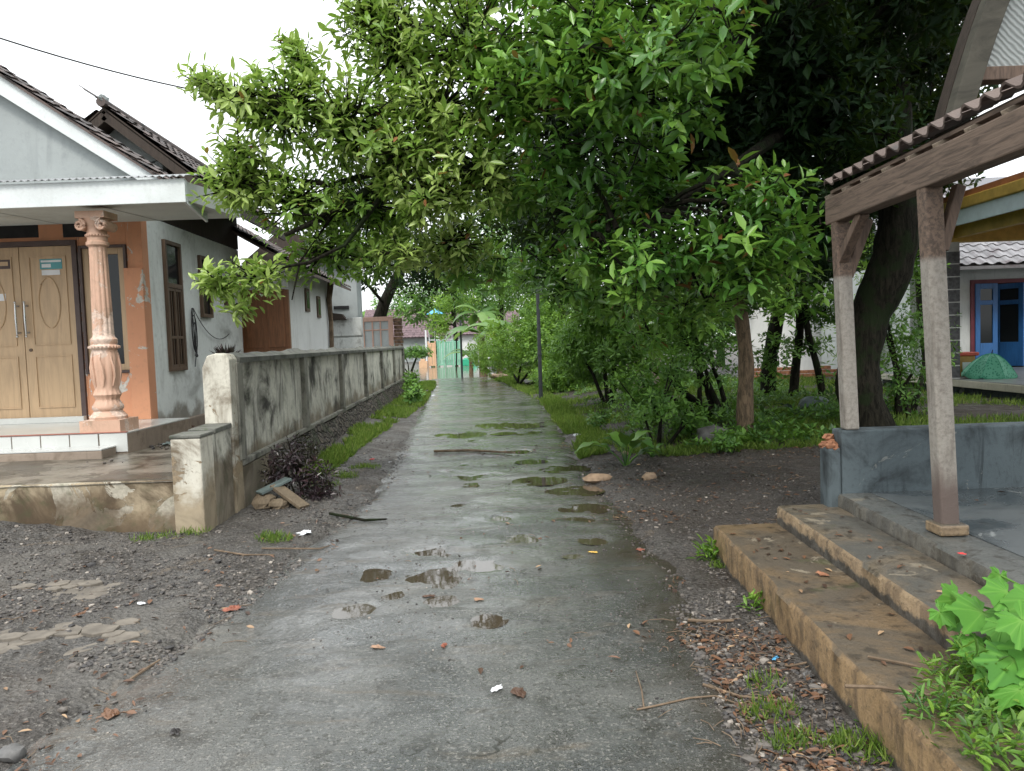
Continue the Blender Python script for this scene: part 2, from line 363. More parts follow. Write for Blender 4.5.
M['tile_left'] = tilemat('dark_weathered_tile', (.06, .05, .048), (.12, .085, .075))
M['tile_pav'] = tilemat('red_brown_tile', (.09, .065, .055), (.17, .13, .115), (.07, .06, .055))
M['tile_blue'] = tilemat('mauve_grey_tile', (.16, .16, .17), (.27, .265, .28), (.12, .10, .11))
M['tile_far'] = tilemat('purple_brown_tile', (.13, .085, .095), (.18, .12, .13))
M['wood_old'] = wood('weathered_timber', (.17, .115, .085), .45, .8, 3, (10, 10, 1.2))
M['beam'] = wood('weathered_beam', (.17, .12, .09), .40, .8, 3, (14, 1.0, 14))
M['wood_dark'] = wood('dark_timber', (.05, .035, .026), .5, .8)
M['wood_door2'] = wood('brown_stained_door', (.27, .115, .05), .6, .45)
M['wood_brown'] = wood('brown_window_timber', (.13, .08, .05), .6, .55)
M['pink_frame'] = wood('pinkish_window_frame', (.52, .33, .26), .8, .6)
M['post'] = None
n = NT('flaking_post_paint'); z = n.sep(2, True); q = n.noise(42, 6, .75); q2 = n.noise(5, 5, .6, stretch=(2.5, 2.5, .4))
c = n.mix(n.ramp(q, .38, .75), (.34, .31, .27), (.20, .175, .15)); c = n.mix(n.math('MULTIPLY', n.ramp(q2, .52, .7), .6), c, (.11, .09, .072))
c = n.mix(n.ramp(n.math('ADD', z, n.math('MULTIPLY', q2, .25)), .78, .95, 1, 0), c, (.14, .105, .09))
c = n.mix(n.ramp(z, 1.82, 1.86), c, n.mix(n.ramp(q, .4, .6), (.19, .13, .095), (.09, .065, .05)))
M['post'] = n.fin(c, .85, n.bump(q, .006, .9))
def stepmat(name, t1, t2, f1, f2, zl):
    n = NT(name); sn_ = n.t.nodes.new('ShaderNodeSeparateXYZ'); n.L(n.nor, sn_.inputs[0]); up_ = n.ramp(sn_.outputs[2], .5, .8)
    q = n.noise(1.7, 7, .68, .6, world=True); q2 = n.noise(11, 6, .7, world=True); q3 = n.noise(60, 4, .65, world=True); st = n.noise(6, 6, .72, .8, stretch=(1.3, 1.3, .5), world=True)
    top = n.mix(n.ramp(q, .40, .60), t1, t2); top = n.mix(n.math('MULTIPLY', n.ramp(q2, .52, .64), .75), top, (.035, .028, .02)); top = n.mix(n.math('MULTIPLY', n.ramp(n.noise(3.3, 6, .7, .8, world=True), .60, .64), .7), top, (.27, .23, .17)); top = n.mix(n.math('MULTIPLY', n.ramp(n.noise(2.6, 6, .7, world=True), .60, .68), .6), top, (.05, .06, .02))
    fc = n.mix(n.ramp(st, .40, .62), f1, f2); fc = n.mix(n.math('MULTIPLY', n.ramp(q2, .5, .65), .6), fc, (.05, .038, .025))
    z = n.math('ADD', n.sep(2, True), n.math('MULTIPLY', n.math('SUBTRACT', n.noise(4, 6, .7, world=True), .5), .16)); fc = n.mix(n.ramp(z, zl-.012, zl+.012, 1, 0), fc, n.mix(n.ramp(q2, .4, .6), (.075, .068, .058), (.035, .03, .024)))
    c = n.mix(up_, fc, top); c = n.mix(n.math('MULTIPLY', n.ramp(q3, .56, .68), .5), c, (.04, .03, .02))
    return n.fin(c, n.ramp(q, .4, .6, .28, .6), n.bump(q3, .004, .9, n.bump(q2, .010, .9)))
M['step'] = stepmat('ochre_wet_step', (.165, .115, .068), (.085, .068, .048), (.25, .165, .085), (.12, .08, .045), .05)
M['step2'] = stepmat('worn_step_edge', (.15, .12, .085), (.075, .072, .062), (.30, .215, .13), (.17, .12, .075), .285)
M['step3'] = stepmat('grey_step_edge', (.12, .12, .11), (.08, .085, .08), (.13, .12, .10), (.085, .08, .07), .36)
n = NT('wet_cement_floor'); q = n.noise(1.1, 6, .6, .8, world=True); q2 = n.noise(9, 5, .6, world=True); q3 = n.noise(2.3, 5, .55, 1, world=True)
c = n.mix(n.ramp(q, .35, .65), (.055, .065, .07), (.12, .13, .13)); c = n.mix(n.ramp(q3, .60, .64), c, (.30, .31, .30)); c = n.mix(n.ramp(q2, .55, .8), c, (.05, .045, .04))
M['floor'] = n.fin(c, n.ramp(q, .35, .6, .12, .45), n.bump(q2, .002, .5))
M['parapet'] = plaster('dark_blue_grey_parapet', (.095, .12, .13), (.016, .02, .022), .72, 2.6, streak=.8, peel=2.1, peelcol=(.2, .21, .2))
M['tan'] = simple('dead_leaf_tan', (.36, .22, .14), .5, .4, 20); M['rust'] = simple('rusty_red_bit', (.30, .10, .06), .5, .4, 20)
M['brick'] = simple('broken_brick', (.38, .17, .09), .8, .5, 12, bd=.01)
M['panelgrey'] = None
n = NT('woven_gable_panel'); wv = n.t.nodes.new('ShaderNodeTexWave'); wv.inputs['Scale'].default_value = 14; wv.inputs['Distortion'].default_value = 3; wv.bands_direction = 'DIAGONAL'; n.L(n.co, wv.inputs[0])
M['panelgrey'] = n.fin(n.mix(wv.outputs[1], (.26, .28, .27), (.38, .40, .39)), .7, n.bump(wv.outputs[1], .008, .7))
M['bluewhite'] = plaster('house_white', (.68, .71, .70), (.35, .37, .36), .1, 1.2)
M['bluedoor'] = wood('blue_door_paint', (.03, .14, .38), .75, .4)
M['redframe'] = simple('maroon_frame', (.16, .03, .045), .5)
M['stonepillar'] = simple('grey_stone_cladding', (.12, .12, .125), .7, .5, 14)
M['mortar'] = simple('pale_mortar', (.6, .6, .58), .8)
M['yellow'] = simple('yellow_paint', (.65, .42, .08), .5)
M['orangep'] = simple('orange_paint', (.50, .18, .06), .6)
M['bluefascia'] = simple('pale_blue_fascia', (.72, .84, .90), .45, .1)
M['cream'] = plaster('cream_slab_edge', (.55, .52, .42), (.2, .2, .16), .2, 2)
M['greyslab'] = simple('grey_porch_tile', (.22, .23, .23), .3)
M['greenfab'] = None
n = NT('green_patterned_fabric'); v = n.voro(26); M['greenfab'] = n.fin(n.mix(n.ramp(v, .25, .45), (.02, .22, .13), (.12, .42, .27)), .6, n.bump(v, .002, .5))
M['redplastic'] = simple('red_plastic', (.5, .06, .03), .4)
M['ochrebox'] = simple('ochre_box', (.42, .22, .05), .5)
M['greengate'] = simple('mint_green_paint', (.22, .50, .36), .5, .2)
M['greendeep'] = simple('green_tarpaulin', (.03, .38, .22), .5, .2)
M['peach'] = simple('peach_paint', (.66, .42, .26), .5, .15)
M['bluetarp'] = simple('blue_parasol_cloth', (.10, .42, .70), .5, .15)
M['steel'] = simple('dark_steel_pole', (.035, .04, .045), .5, .4)
M['cable'] = simple('black_cable', (.02, .02, .022), .5)
M['whitepl'] = simple('white_plastic', (.75, .76, .78), .35, .15)
M['tealpl'] = simple('teal_sticker', (.08, .33, .36), .4)
M['purplepl'] = simple('lilac_plastic', (.45, .30, .65), .4)
M['redpl'] = simple('red_wrapper', (.7, .04, .04), .4)
M['tealtarp'] = simple('teal_bag', (.10, .50, .42), .4)
M['ochrestone'] = simple('ochre_stone', (.36, .25, .16), .7, .4, 14, bd=.01)
M['slate'] = simple('broken_slate', (.13, .17, .165), .6, .5, 8, bd=.01)
M['plank'] = wood('muddy_plank', (.17, .13, .085), .6, .8)
M['whitewall'] = plaster('plain_white_wall', (.80, .81, .80), (.5, .5, .48), .1, .9)  # near-white plaster colour of its own, greyer in patches
M['blockwall'] = plaster('rain_stained_block_wall', (.62, .64, .62), (.16, .16, .15), .45, 2.2, streak=.8)
M['corr'] = simple('zinc_sheet', (.35, .36, .37), .5, .3, 8)

# ------------------------------------------------------------ ground heights
RY = V([-6, 0, 3, 5, 8.3, 12, 19.5, 28, 36, 60.]); RL = V([-2.3, -2.1, -1.9, -1.62, -1.42, -1.7, -2.2, -2.75, -3.6, -5.5]); RR = V([.75, .8, .87, .96, .80, .78, .62, -.35, -1.2, -2.6])
def rl(y): return np.interp(y, RY, RL)
def rr(y): return np.interp(y, RY, RR)
PUD = [G(487, 565), G(350, 613), G(505, 520), G(540, 482), G(585, 510), G(575, 492), G(465, 478), G(440, 552), G(515, 452), G(515, 425), G(455, 436), G(590, 455), G(392, 598), G(432, 580), G(520, 540), G(565, 470), G(375, 575)]
PR = [.17, .10, .12, .20, .16, .20, .30, .15, .26, .50, .36, .22, .08, .18, .11, .20, .12]
_r = random.Random(5)
for _k in range(16):
    _y = 3.8+9*_r.random(); _x = float(rl(_y)+(rr(_y)-rl(_y))*(.3+.6*_r.random())); PUD.append(V([_x, _y, 0.])); PR.append(.05+.012*_y*_r.random())
def dip(x, y):
    t = 0.; WX = fbm(x, y, 3.2, 4, 201); WY = fbm(x, y, 3.2, 4, 202); WZ = fbm(x, y, 8, 3, 203)
    for p, r in zip(PUD, PR):
        d2 = ((x-p[0]+WX*r*1.3)/r)**2+((y-p[1]+WY*r*1.1)/(r*.9))**2; t = t+.022*np.exp(-d2)*(.75+.9*WZ)
    return t
def hground(x, y):
    x = np.asarray(x, float); y = np.asarray(y, float)
    h = .035*fbm(x, y, .5, 3, 3)+.02*fbm(x, y, 2.2, 4, 9)+(.020*fbm(x, y, 9, 3, 5)+.014*fbm(x, y, 24, 2, 6))*(y < 16)
    h = h+.20*sstep(2.9, 4.8, -x)*sstep(4.4, 6.0, y)*(1-sstep(7, 9, y))
    h = h+.03
    h = h+.20*sstep(.5, 2.4, x-rr(y))*sstep(8, 11, y)+.12*sstep(.3, 1.2, rl(y)-x)*sstep(9, 12, y)*(1-sstep(27, 31, y))
    ins = np.minimum(x-rl(y), rr(y)-x)          # >0 inside the road
    h = h-.085*sstep(-.15, .22, ins)-.012*sstep(-.5, 0, ins)
    flood = sstep(32.5, 37, y)*(1-sstep(.0, .8, x-rr(y)))
    h = h*(1-flood)+flood*(-.35)
    far = sstep(63, 66, y)
    return h*(1-far)+far*.0
def hroad(x, y):
    ins = np.minimum(x-rl(y), rr(y)-x)
    h = .012*fbm(x, y, .7, 3, 21)+.007*fbm(x, y, 4, 3, 22)+.003*fbm(x, y, 17, 2, 25)
    h = h-.08*(1-sstep(-.32, .12, ins+.16*fbm(x, y, 1.3, 4, 31)+.10*fbm(x, y, 6, 3, 32)))-dip(x, y)
    return h+.012-.42*sstep(33, 38.5, y)
def axis(a0, d0, a1, dmax, lo, hi, g=1.13):
    c = list(np.arange(a0, a1, d0)); s = d0; p = c[-1]
    while p < hi: s = min(s*g, dmax if p < 60 else 1e9); p += s; c.append(p)
    s = d0; p = c[0]; f = []
    while p > lo: s = min(s*g, dmax if p > -60 else 1e9); p -= s; f.append(p)
    return V(f[::-1]+c)
def sheet(name, xs, ys, hf, mat):
    X, Y = np.meshgrid(xs, ys); Z = hf(X, Y); nx, ny = len(xs), len(ys)
    v = np.stack([X, Y, Z], -1).reshape(-1, 3); i = np.arange((ny-1)*(nx-1)); a = (i//(nx-1))*nx+i % (nx-1)
    f = np.stack([a, a+1, a+nx+1, a+nx], 1).ravel()
    return rawmesh(name, v, f, np.full(len(i), 4), mat, smooth=True)
g_ = sheet('ground', axis(-5.5, .045, 4.2, 3., -500, 500), axis(1.5, .045, 10.5, 3., -300, 900), hground, M['earth']); tag(g_, kind='structure')
# road: sheet following its bends
ts = np.linspace(-.14, 1.14, 100); ys = np.concatenate([np.arange(-4, 1.6, .2), np.arange(1.6, 11, .04), np.arange(11, 44, .12)])
T, Y = np.meshgrid(ts, ys); X = rl(Y)*(1-T)+rr(Y)*T; Z = hroad(X, Y)
nx = len(ts); i = np.arange((len(ys)-1)*(nx-1)); a = (i//(nx-1))*nx+i % (nx-1)
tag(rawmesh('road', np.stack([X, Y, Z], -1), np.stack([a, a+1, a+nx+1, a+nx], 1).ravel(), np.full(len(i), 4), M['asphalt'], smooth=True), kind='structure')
# puddles: water lying level in the dips
for k, (p, r) in enumerate(zip(PUD, PR)):
    zr = float(hroad(p[0], p[1])); lev = zr+.010 if dip(p[0], p[1]) > .012 else zr+.004
    mb = MB(); N = 28; pts = [(p[0]+1.5*r*math.cos(2*math.pi*j/N), p[1]+1.4*r*math.sin(2*math.pi*j/N), lev) for j in range(N)]
    mb.add(pts, [tuple(range(N))]); tag(mb.build('puddle', M['puddle'], origin=(p[0], p[1], lev)), kind='structure')
mb = MB(); mb.add([(-40, 26, -.10), (9, 26, -.10), (9, 66.0, -.10), (-40, 66.0, -.10)], [(0, 1, 2, 3)]); tag(mb.build('flood_water', M['water']), kind='structure')

# ------------------------------------------------------------ leaves
LV = [V([(0, 0, 0), (-.5, .35, .06), (0, .35, -.04), (.5, .35, .06), (-.42, .70, .02), (0, .72, -.06), (.42, .70, .02), (0, 1, -.10)]),
      V([(0, 0, 0), (-.5, .5, .05), (0, 1, -.05), (.5, .5, .05)])]
LF = [([0, 2, 1, 0, 3, 2, 1, 2, 5, 4, 2, 3, 6, 5, 4, 5, 7, 5, 6, 7], [3, 3, 4, 4, 3, 3]), ([0, 3, 2, 0, 2, 1], [3, 3])]
def leaves(name, org, ax, up_, Ln, Wd, mat, parent=None, det=1, rnd=None, origin=None):
    n = len(org); ax = nrm(ax); side = nrm(np.cross(ax, up_)); nn = np.cross(side, ax)
    T = LV[det]; Ln = np.broadcast_to(Ln, n); Wd = np.broadcast_to(Wd, n)
    v = org[:, None]+side[:, None]*(T[:, 0][None, :, None]*Wd[:, None, None])+ax[:, None]*(T[:, 1][None, :, None]*Ln[:, None, None])+nn[:, None]*(T[:, 2][None, :, None]*Ln[:, None, None])
    f, lt = LF[det]; k = len(T); fa = (V(f)[None]+np.arange(n)[:, None]*k).ravel()
    if rnd is None: rnd = rng.random(n)
    return rawmesh(name, v.reshape(-1, 3), fa, np.tile(lt, n), mat, parent, det == 0, np.repeat(rnd, k), origin)
def rosettes(cs, axs, k, L, W, spread=.35, droop=.15, jit=.2, along=.35):
    """cs centres, axs axes -> leaf arrays"""
    n = len(cs); axs = nrm(axs); ref = nrm(rng.normal(size=(n, 3))); a = nrm(np.cross(axs, ref)); b = np.cross(axs, a)
    th = (np.arange(k)*2.399)[None]+rng.random((n, 1))*6.28
    el = spread+rng.normal(0, .22, (n, k))+np.linspace(-.25, .5, k)[None]
    d = a[:, None]*(np.cos(th)*np.cos(el))[..., None]+b[:, None]*(np.sin(th)*np.cos(el))[..., None]+axs[:, None]*np.sin(el)[..., None]
    d[..., 2] -= droop*rng.random((n, k)); d = nrm(d)
    o = cs[:, None]+axs[:, None]*(np.linspace(-along, .1, k)[None, :, None]*L*(.7+.6*rng.random((n, 1, 1))))+d*.01+rng.normal(0, .04*L, (n, k, 3))
    u = nrm(axs[:, None]*.8+V([0, 0, .6])+rng.normal(0, jit, (n, k, 3)))
    Ln = L*(.5+.6*rng.random((n, k)))*(.75+.5*rng.random((n, 1))); return o.reshape(-1, 3), d.reshape(-1, 3), u.reshape(-1, 3), Ln.ravel(), (W*(.8+.4*rng.random((n, k)))*Ln/L).ravel()
def inblob(c, r, n, shell=.45):
    d = nrm(rng.normal(size=(n, 3))); q = rng.random(n)**shell
    q = q*(1+.28*fbm(d[:, 0]*2+c[0], d[:, 1]*2+d[:, 2]*1.7+c[2], 1.6, 2, 5))
    return V(c)+d*q[:, None]*V(r), d, q
def tubes_np(name, segs, mat, parent):
    """segs: list of (p,q,r0,r1) thin three-sided twigs"""
    if not segs: return
    mb = MB()
    for p, q, a, b in segs: mb.tube([p, q], [a, b], 4, False)
    return mb
def tree(name, label, cat, trunk, blobs, L, W, leafm, det=1, k=8, group=None, barkm='bark', seg=10, branch=.045, spread=.35, droop=.25, twigs=True, rscale=(0, 1), shell=.45, limbs_from=.5, skel=None, along=.35):
    base = V(trunk[0][:3]); t = thing(name, base, label, cat, group)
    mb = MB(); pts = [V(p[:3]) for p in trunk]; rad = [p[3] for p in trunk]
    # smooth trunk
    sp = []; sr = []
    for i in range(len(pts)-1):
        for j in range(4):
            u = j/4; p0, p1, p2, p3 = pts[max(i-1, 0)], pts[i], pts[i+1], pts[min(i+2, len(pts)-1)]
            sp.append(.5*((2*p1)+(p2-p0)*u+(2*p0-5*p1+4*p2-p3)*u*u+(3*p1-p0-3*p2+p3)*u**3)); sr.append((rad[i]*(1-u)+rad[i+1]*u)*(1+.06*math.sin(i*7+j*2.3)))
    sp.append(pts[-1]); sr.append(rad[-1]); mb.tube(sp, sr, seg)
    O = []; A = []; U = []; LL = []; WW = []; RN = []
    for bl in blobs:
        c, r, nr = V(bl[0], float), V(bl[1], float)*np.ones(3), bl[2]; tone = bl[3] if len(bl) > 3 else 0
        # limb
        cand = skel or sp[int(len(sp)*limbs_from):]; s = min(cand, key=lambda p: np.linalg.norm(p-c)+.6*max(0, p[2]-c[2]))
        mid = (s+c)/2+V([random.uniform(-.15, .15), random.uniform(-.15, .15), .12*np.linalg.norm(c-s)]); rb = branch*(.6+.5*np.mean(r))*(.5 if skel else 1)
        if np.linalg.norm(c-s) > .2: mb.tube([s, (s+mid)/2+V([0, 0, .03]), mid, (mid+c)/2, c], [rb*1.5, rb*1.25, rb, rb*.75, rb*.5], 6)
        q, d, qq = inblob(c, r, nr, shell)
        subs = [c+V(nrm(rng.normal(size=3)))*r*random.uniform(.4, .7) for _ in range(5 if twigs else 3)]
        for sb in subs: mb.tube([c, (c+sb)/2+V([0, 0, .04]), sb], [rb*.5, rb*.35, rb*.2], 4, False)
        if twigs:
            nd = subs+[c]
            for x_ in q[::2]:
                m_ = min(nd, key=lambda p: np.linalg.norm(p-x_)); mb.tube([m_, (m_+x_)/2+V([0, 0, -.02]), x_], [.008, .006, .004], 3, False)
        ax = d*.55+V([0, 0, .55])+rng.normal(0, .3, d.shape)
        o, a_, u_, l_, w_ = rosettes(q, ax, k, L, W, spread, droop, along=along)
        O.append(o); A.append(a_); U.append(u_); LL.append(l_); WW.append(w_)
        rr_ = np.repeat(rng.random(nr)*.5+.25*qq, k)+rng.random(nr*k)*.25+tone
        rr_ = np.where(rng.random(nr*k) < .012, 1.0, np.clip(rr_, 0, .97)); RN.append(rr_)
    mb.build('trunk', M[barkm], t, True)
    leaves('crown', np.concatenate(O), np.concatenate(A), np.concatenate(U), np.concatenate(LL), np.concatenate(WW), M[leafm], t, det, np.concatenate(RN))
    return t

# ------------------------------------------------------------ roof tiles
def tiles(mb, O, u, v, nu, nv, tw, tl, amp=.03, nrm_=None):
    """S-shaped tiles: u along the eave, v up the slope"""
    O, u, v = V(O, float), nrm(u), nrm(v); n_ = nrm(np.cross(u, v)) if nrm_ is None else V(nrm_)
    if n_[2] < 0: n_ = -n_
    prof = [(0, .25), (.18, .9), (.36, 1), (.52, .45), (.68, 0), (.86, -.12), (1.04, .22)]
    for j in range(nv):
        for i in range(nu):
            o = O+u*i*tw+v*j*tl*.8+n_*random.uniform(0, .006); a = random.uniform(-.01, .01); r = random.random()
            vs = []
            for e, (off, lift) in enumerate(((0, .028), (tl, 0))):
                for s_, h in prof: vs.append(o+u*(s_*tw+a*e)+v*off+n_*(h*amp+lift))
            m = len(prof); th = n_*.013
            vs += [p-th for p in vs[:m]]
            mb.add(vs, [(k, k+1, m+k+1, m+k) for k in range(m-1)]+[(2*m+k, 2*m+k+1, k+1, k) for k in range(m-1)], r)

# ================================================================= LEFT HOUSE
YW = 9.5; FZ = .70; TZ = .47
xc = D(147, 330, YW)[0]
H = thing('house', (xc, YW, TZ), 'old house with orange front wall, tan double doors and grey gable over its tiled porch', 'house')
x0 = xc-7.0
SWn = D(243, 340, 13.3)-D(147, 330, YW); SWn[2] = 0; su = nrm(SWn); sn = V([su[1], -su[0], 0])   # side wall direction and outward normal
slen = np.linalg.norm(SWn)
# front wall around its openings
def fr(px0, py0, px1, py1): return RECT(px0, py0, px1, py1, YW)
dx0, dx1, dz0, dz1 = fr(-36, 243, 82, 416); wx0, wx1, wz0, wz1 = fr(83, 246, 130, 373)
dz0 = FZ
mb = MB(); T_ = .16; ztop = 3.25
mb.box(x0, dx0, YW, YW+T_, TZ, ztop); mb.box(dx1, wx0, YW+.003, YW+T_, TZ, ztop-.01); mb.box(wx1, xc, YW, YW+T_, TZ, ztop)
mb.box(dx0, dx1, YW+.002, YW+T_, dz1, ztop-.003); mb.box(wx0, wx1, YW+.004, YW+T_, wz1, ztop-.006); mb.box(wx0, wx1, YW+.004, YW+T_, TZ, wz0)
px_, _, _, pz = fr(125, 268, 147, 280)
mb.box(px_, xc+.001, YW-.035, YW-.001, FZ, pz)     # shallow lower pilaster
mb.build('wall', M['orange'], H, bevel=.006)
for a in ((-6, 225, 38, 238), (63, 222, 86, 237)):
    q = fr(*a); MB().box(q[0], q[1], YW-.004, YW+.05, q[2], q[3]).build('vent', M['black'], H)
# doors
fm = MB(); fw = .06
fm.box(dx0, dx0+fw, YW-.03, YW+.09, dz0, dz1); fm.box(dx1-fw, dx1, YW-.03, YW+.09, dz0, dz1); fm.box(dx0+fw, dx1-fw, YW-.03, YW+.09, dz1-fw, dz1)
fm.build('door_frame', M['dframe'], H, bevel=.004)
xm = D(24, 330, YW)[0]
def leaf_door(xa, xb, sgn):
    z0, z1 = dz0+.01, dz1-fw-.005; w_ = xb-xa; d = MB()
    d.box(xa+.003, xb-.003, YW+.0, YW+.045, z0, z1)
    dd = d.build('door', M['doortan'], H, bevel=.004)
    m = MB(); hh = z1-z0
    def frame(a, b, c, e, t=.014):
        for q in ((a, b, c, c+t), (a, b, e-t, e)): m.box(q[0], q[1], YW-.012, YW-.0005, q[2], q[3])
        for q in ((a, a+t), (b-t, b)): m.box(q[0], q[1], YW-.012, YW-.0005, c+t, e-t)
    frame(xa+.13*w_+.03, xb-.13*w_, z0+.44*hh, z0+.945*hh); frame(xa+.13*w_+.03, xb-.13*w_, z0+.08*hh, z0+.38*hh)
    cx_, cz = (xa+xb)/2+.01, z0+.68*hh; pts = [(cx_+.13*math.cos(t), YW-.004, cz+.31*math.sin(t)) for t in np.linspace(0, 2*math.pi, 33)]
    m.tube(pts, .009, 6, False); m.build('panel_moulding', M['doortan'], dd, True)
    hx = xb-.055 if sgn < 0 else xa+.055; hm = MB(); zb, zt = z0+.50*hh, z0+.68*hh
    hm.tube([(hx, YW-.05, zb), (hx, YW-.055, (zb+zt)/2), (hx, YW-.05, zt)], [.009, .014, .009], 8)
    for zz in (zb+.03, zt-.03):
        hm.tube([(hx, YW-.05, zz), (hx, YW+.0, zz)], .011, 8); hm.tube([(hx-.022, YW-.006, zz), (hx+.022, YW-.006, zz)], .012, 8)
    hm.blob((hx, YW-.05, zb-.015), .016, 0, 8, 5); hm.blob((hx, YW-.05, zt+.015), .016, 0, 8, 5); hm.build('door_handle', M['chrome'], dd, True)
    return dd
d1 = leaf_door(xm, dx1-fw, 1); d2 = leaf_door(dx0+fw, xm-.002, -1)
hx = xm+.07; mb = MB(); mb.tube([(hx, YW-.012, FZ+.9), (hx, YW-.0005, FZ+.9)], .02, 12); mb.build('keyhole_plate', M['wood_brown'], d1)
def sticker(px0, py0, px1, py1, parent, mat, yy=YW-.004, name='sticker'):
    q = fr(px0, py0, px1, py1); return MB().box(q[0], q[1], yy, yy+.003, q[2], q[3]).build(name, M[mat], parent)
sticker(40, 259, 62, 269, d1, 'tealpl'); sticker(41, 260.2, 61, 262.2, d1, 'whitepl', YW-.006); sticker(42, 264, 51, 267.5, d1, 'whitepl', YW-.006)
sticker(42, 270, 60, 275, d1, 'whitepl'); sticker(-6, 260, 11, 269, d2, 'dframe'); sticker(-3, 262, 8, 266, d2, 'doortan', YW-.006); sticker(-6, 294, 6, 301, d2, 'whitepl')
# front window
wf = MB(); t1 = .035
wf.box(wx0, wx0+t1, YW-.03, YW+.09, wz0, wz1); wf.box(wx1-t1, wx1, YW-.03, YW+.09, wz0, wz1); wf.box(wx0+t1, wx1-t1, YW-.03, YW+.09, wz1-t1, wz1); wf.box(wx0+t1, wx1-t1, YW-.03, YW+.09, wz0, wz0+t1)
W1 = wf.build('window', M['dframe'], H, bevel=.004)
ix0, ix1, iz0, iz1 = wx0+t1, wx1-t1, wz0+t1, wz1-t1; s = MB(); t2 = .075
s.box(ix0, ix0+t2, YW+.0, YW+.05, iz0, iz1); s.box(ix1-t2, ix1, YW, YW+.05, iz0, iz1); s.box(ix0+t2, ix1-t2, YW, YW+.05, iz1-t2, iz1); s.box(ix0+t2, ix1-t2, YW, YW+.05, iz0, iz0+t2)
s.build('sash', M['doortan'], W1, bevel=.004)
MB().box(ix0+t2, ix1-t2, YW+.03, YW+.036, iz0+t2, iz1-t2).build('pane', M['glass'], W1)
# side wall with window openings faced by frames
def SP(u_, z, out=0.): return V([xc, YW, 0])+su*u_+sn*out+V([0, 0, z])
mb = MB(); mb.obox(SP(0.02, TZ-.1, -.16), su*(slen-.02), sn*.16, (0, 0, 2.85)); mb.build('side_wall', M['sidewhite'], H, bevel=.006)
mb = MB(); mb.obox(SP(.35, 3.23, -.16), su*(slen-.35), sn*.165, (0, 0, .62)); mb.build('eave_board', M['wood_dark'], H)
mb = MB(); mb.obox(SP(-.06, TZ-.3, .001), su*(slen+.06), sn*.09, (0, 0, .44)); mb.build('foundation', M['porchside'], H, bevel=.01)
def side_uv(px, py):
    p = HP(px, py, V([xc, YW, 0]), sn); return float(np.dot(p-V([xc, YW, 0]), su)), float(p[2])
def side_window(pa, pb, parts=2, transom=True):
    (ua, za), (ub, zb) = side_uv(*pa), side_uv(*pb); f = MB(); t = .05
    for uu in (ua, ub-t): f.obox(SP(uu, zb, .0), su*t, sn*.045, (0, 0, za-zb))
    for zz in (zb, za-t): f.obox(SP(ua+t, zz, .0), su*(ub-ua-2*t), sn*.045, (0, 0, t))
    if transom: f.obox(SP(ua+t, za-.62, .0), su*(ub-ua-2*t), sn*.045, (0, 0, .06))
    Wn = f.build('window', M['wood_brown'], H, bevel=.003)
    MB().obox(SP(ua+t, zb+t, .003), su*(ub-ua-2*t), sn*.008, (0, 0, za-zb-2*t)).build('pane', M['glass'], Wn)
    if parts:
        s = MB(); n_ = parts; wv = (ub-ua-2*t)/n_
        for k in range(n_):
            a = ua+t+k*wv
            for uu in (a+.005, a+wv-.035): s.obox(SP(uu, zb+t, .012), su*.03, sn*.025, (0, 0, za-.62-zb-t))
            for zz in (zb+t, zb+t+.38, za-.66): s.obox(SP(a+.035, zz, .012), su*(wv-.07), sn*.024, (0, 0, .035))
            s.obox(SP(a+wv/2-.012, zb+t+.035, .014), su*.02, sn*.016, (0, 0, za-.62-zb-t-.04))
        s.build('shutter', M['wood_brown'], Wn, bevel=.002)
side_window((161, 239), (185, 370)); side_window((197, 255), (211, 318), 0, False); side_window((223, 288), (231, 306), 0, False)
# porch floor, tiles, steps, pedestal
pxr = D(128, 440, 7.95)[0]; yp = 7.95
mb = MB(); mb.box(x0, pxr, yp, YW+.05, TZ-.2, FZ-.012); mb.build('porch_base', M['porchside'], H, bevel=.008)
mb = MB(); mb.box(x0, pxr-.001, yp, YW, FZ-.011, FZ); mb.build('porch_floor', M['tilefloor'], H)
mb = MB(); tw = .30; k = 0; xx = pxr-.002
while xx-tw > x0+.1: mb.box(xx-tw+.012, xx, yp-.012, yp-.001, FZ-.20, FZ-.008); xx -= tw+.004*(k == 0); k += 1
mb.build('riser_tiles', M['tilewhite'], H, bevel=.002)
MB().box(x0, pxr-.002, yp-.018, yp+.02, FZ+.0005, FZ+.008).build('nosing', simple('red_nosing', (.35, .12, .09), .5), H)
mb = MB(); mb.box(x0, pxr-.12, yp-.30, yp-.014, TZ-.2, TZ+.085); mb.build('step', M['porchside'], H, bevel=.012)
mb = MB(); mb.box(x0, pxr-.12, yp-.302, yp-.015, TZ+.086, TZ+.10); mb.build('step_tiles', M['tilewhite'], H, bevel=.002)
# threshold of pale tiles below the doors
MB().box(dx0, dx1, YW-.10, YW-.031, FZ+.001, FZ+.07).build('threshold', M['tilewhite'], H, bevel=.003)
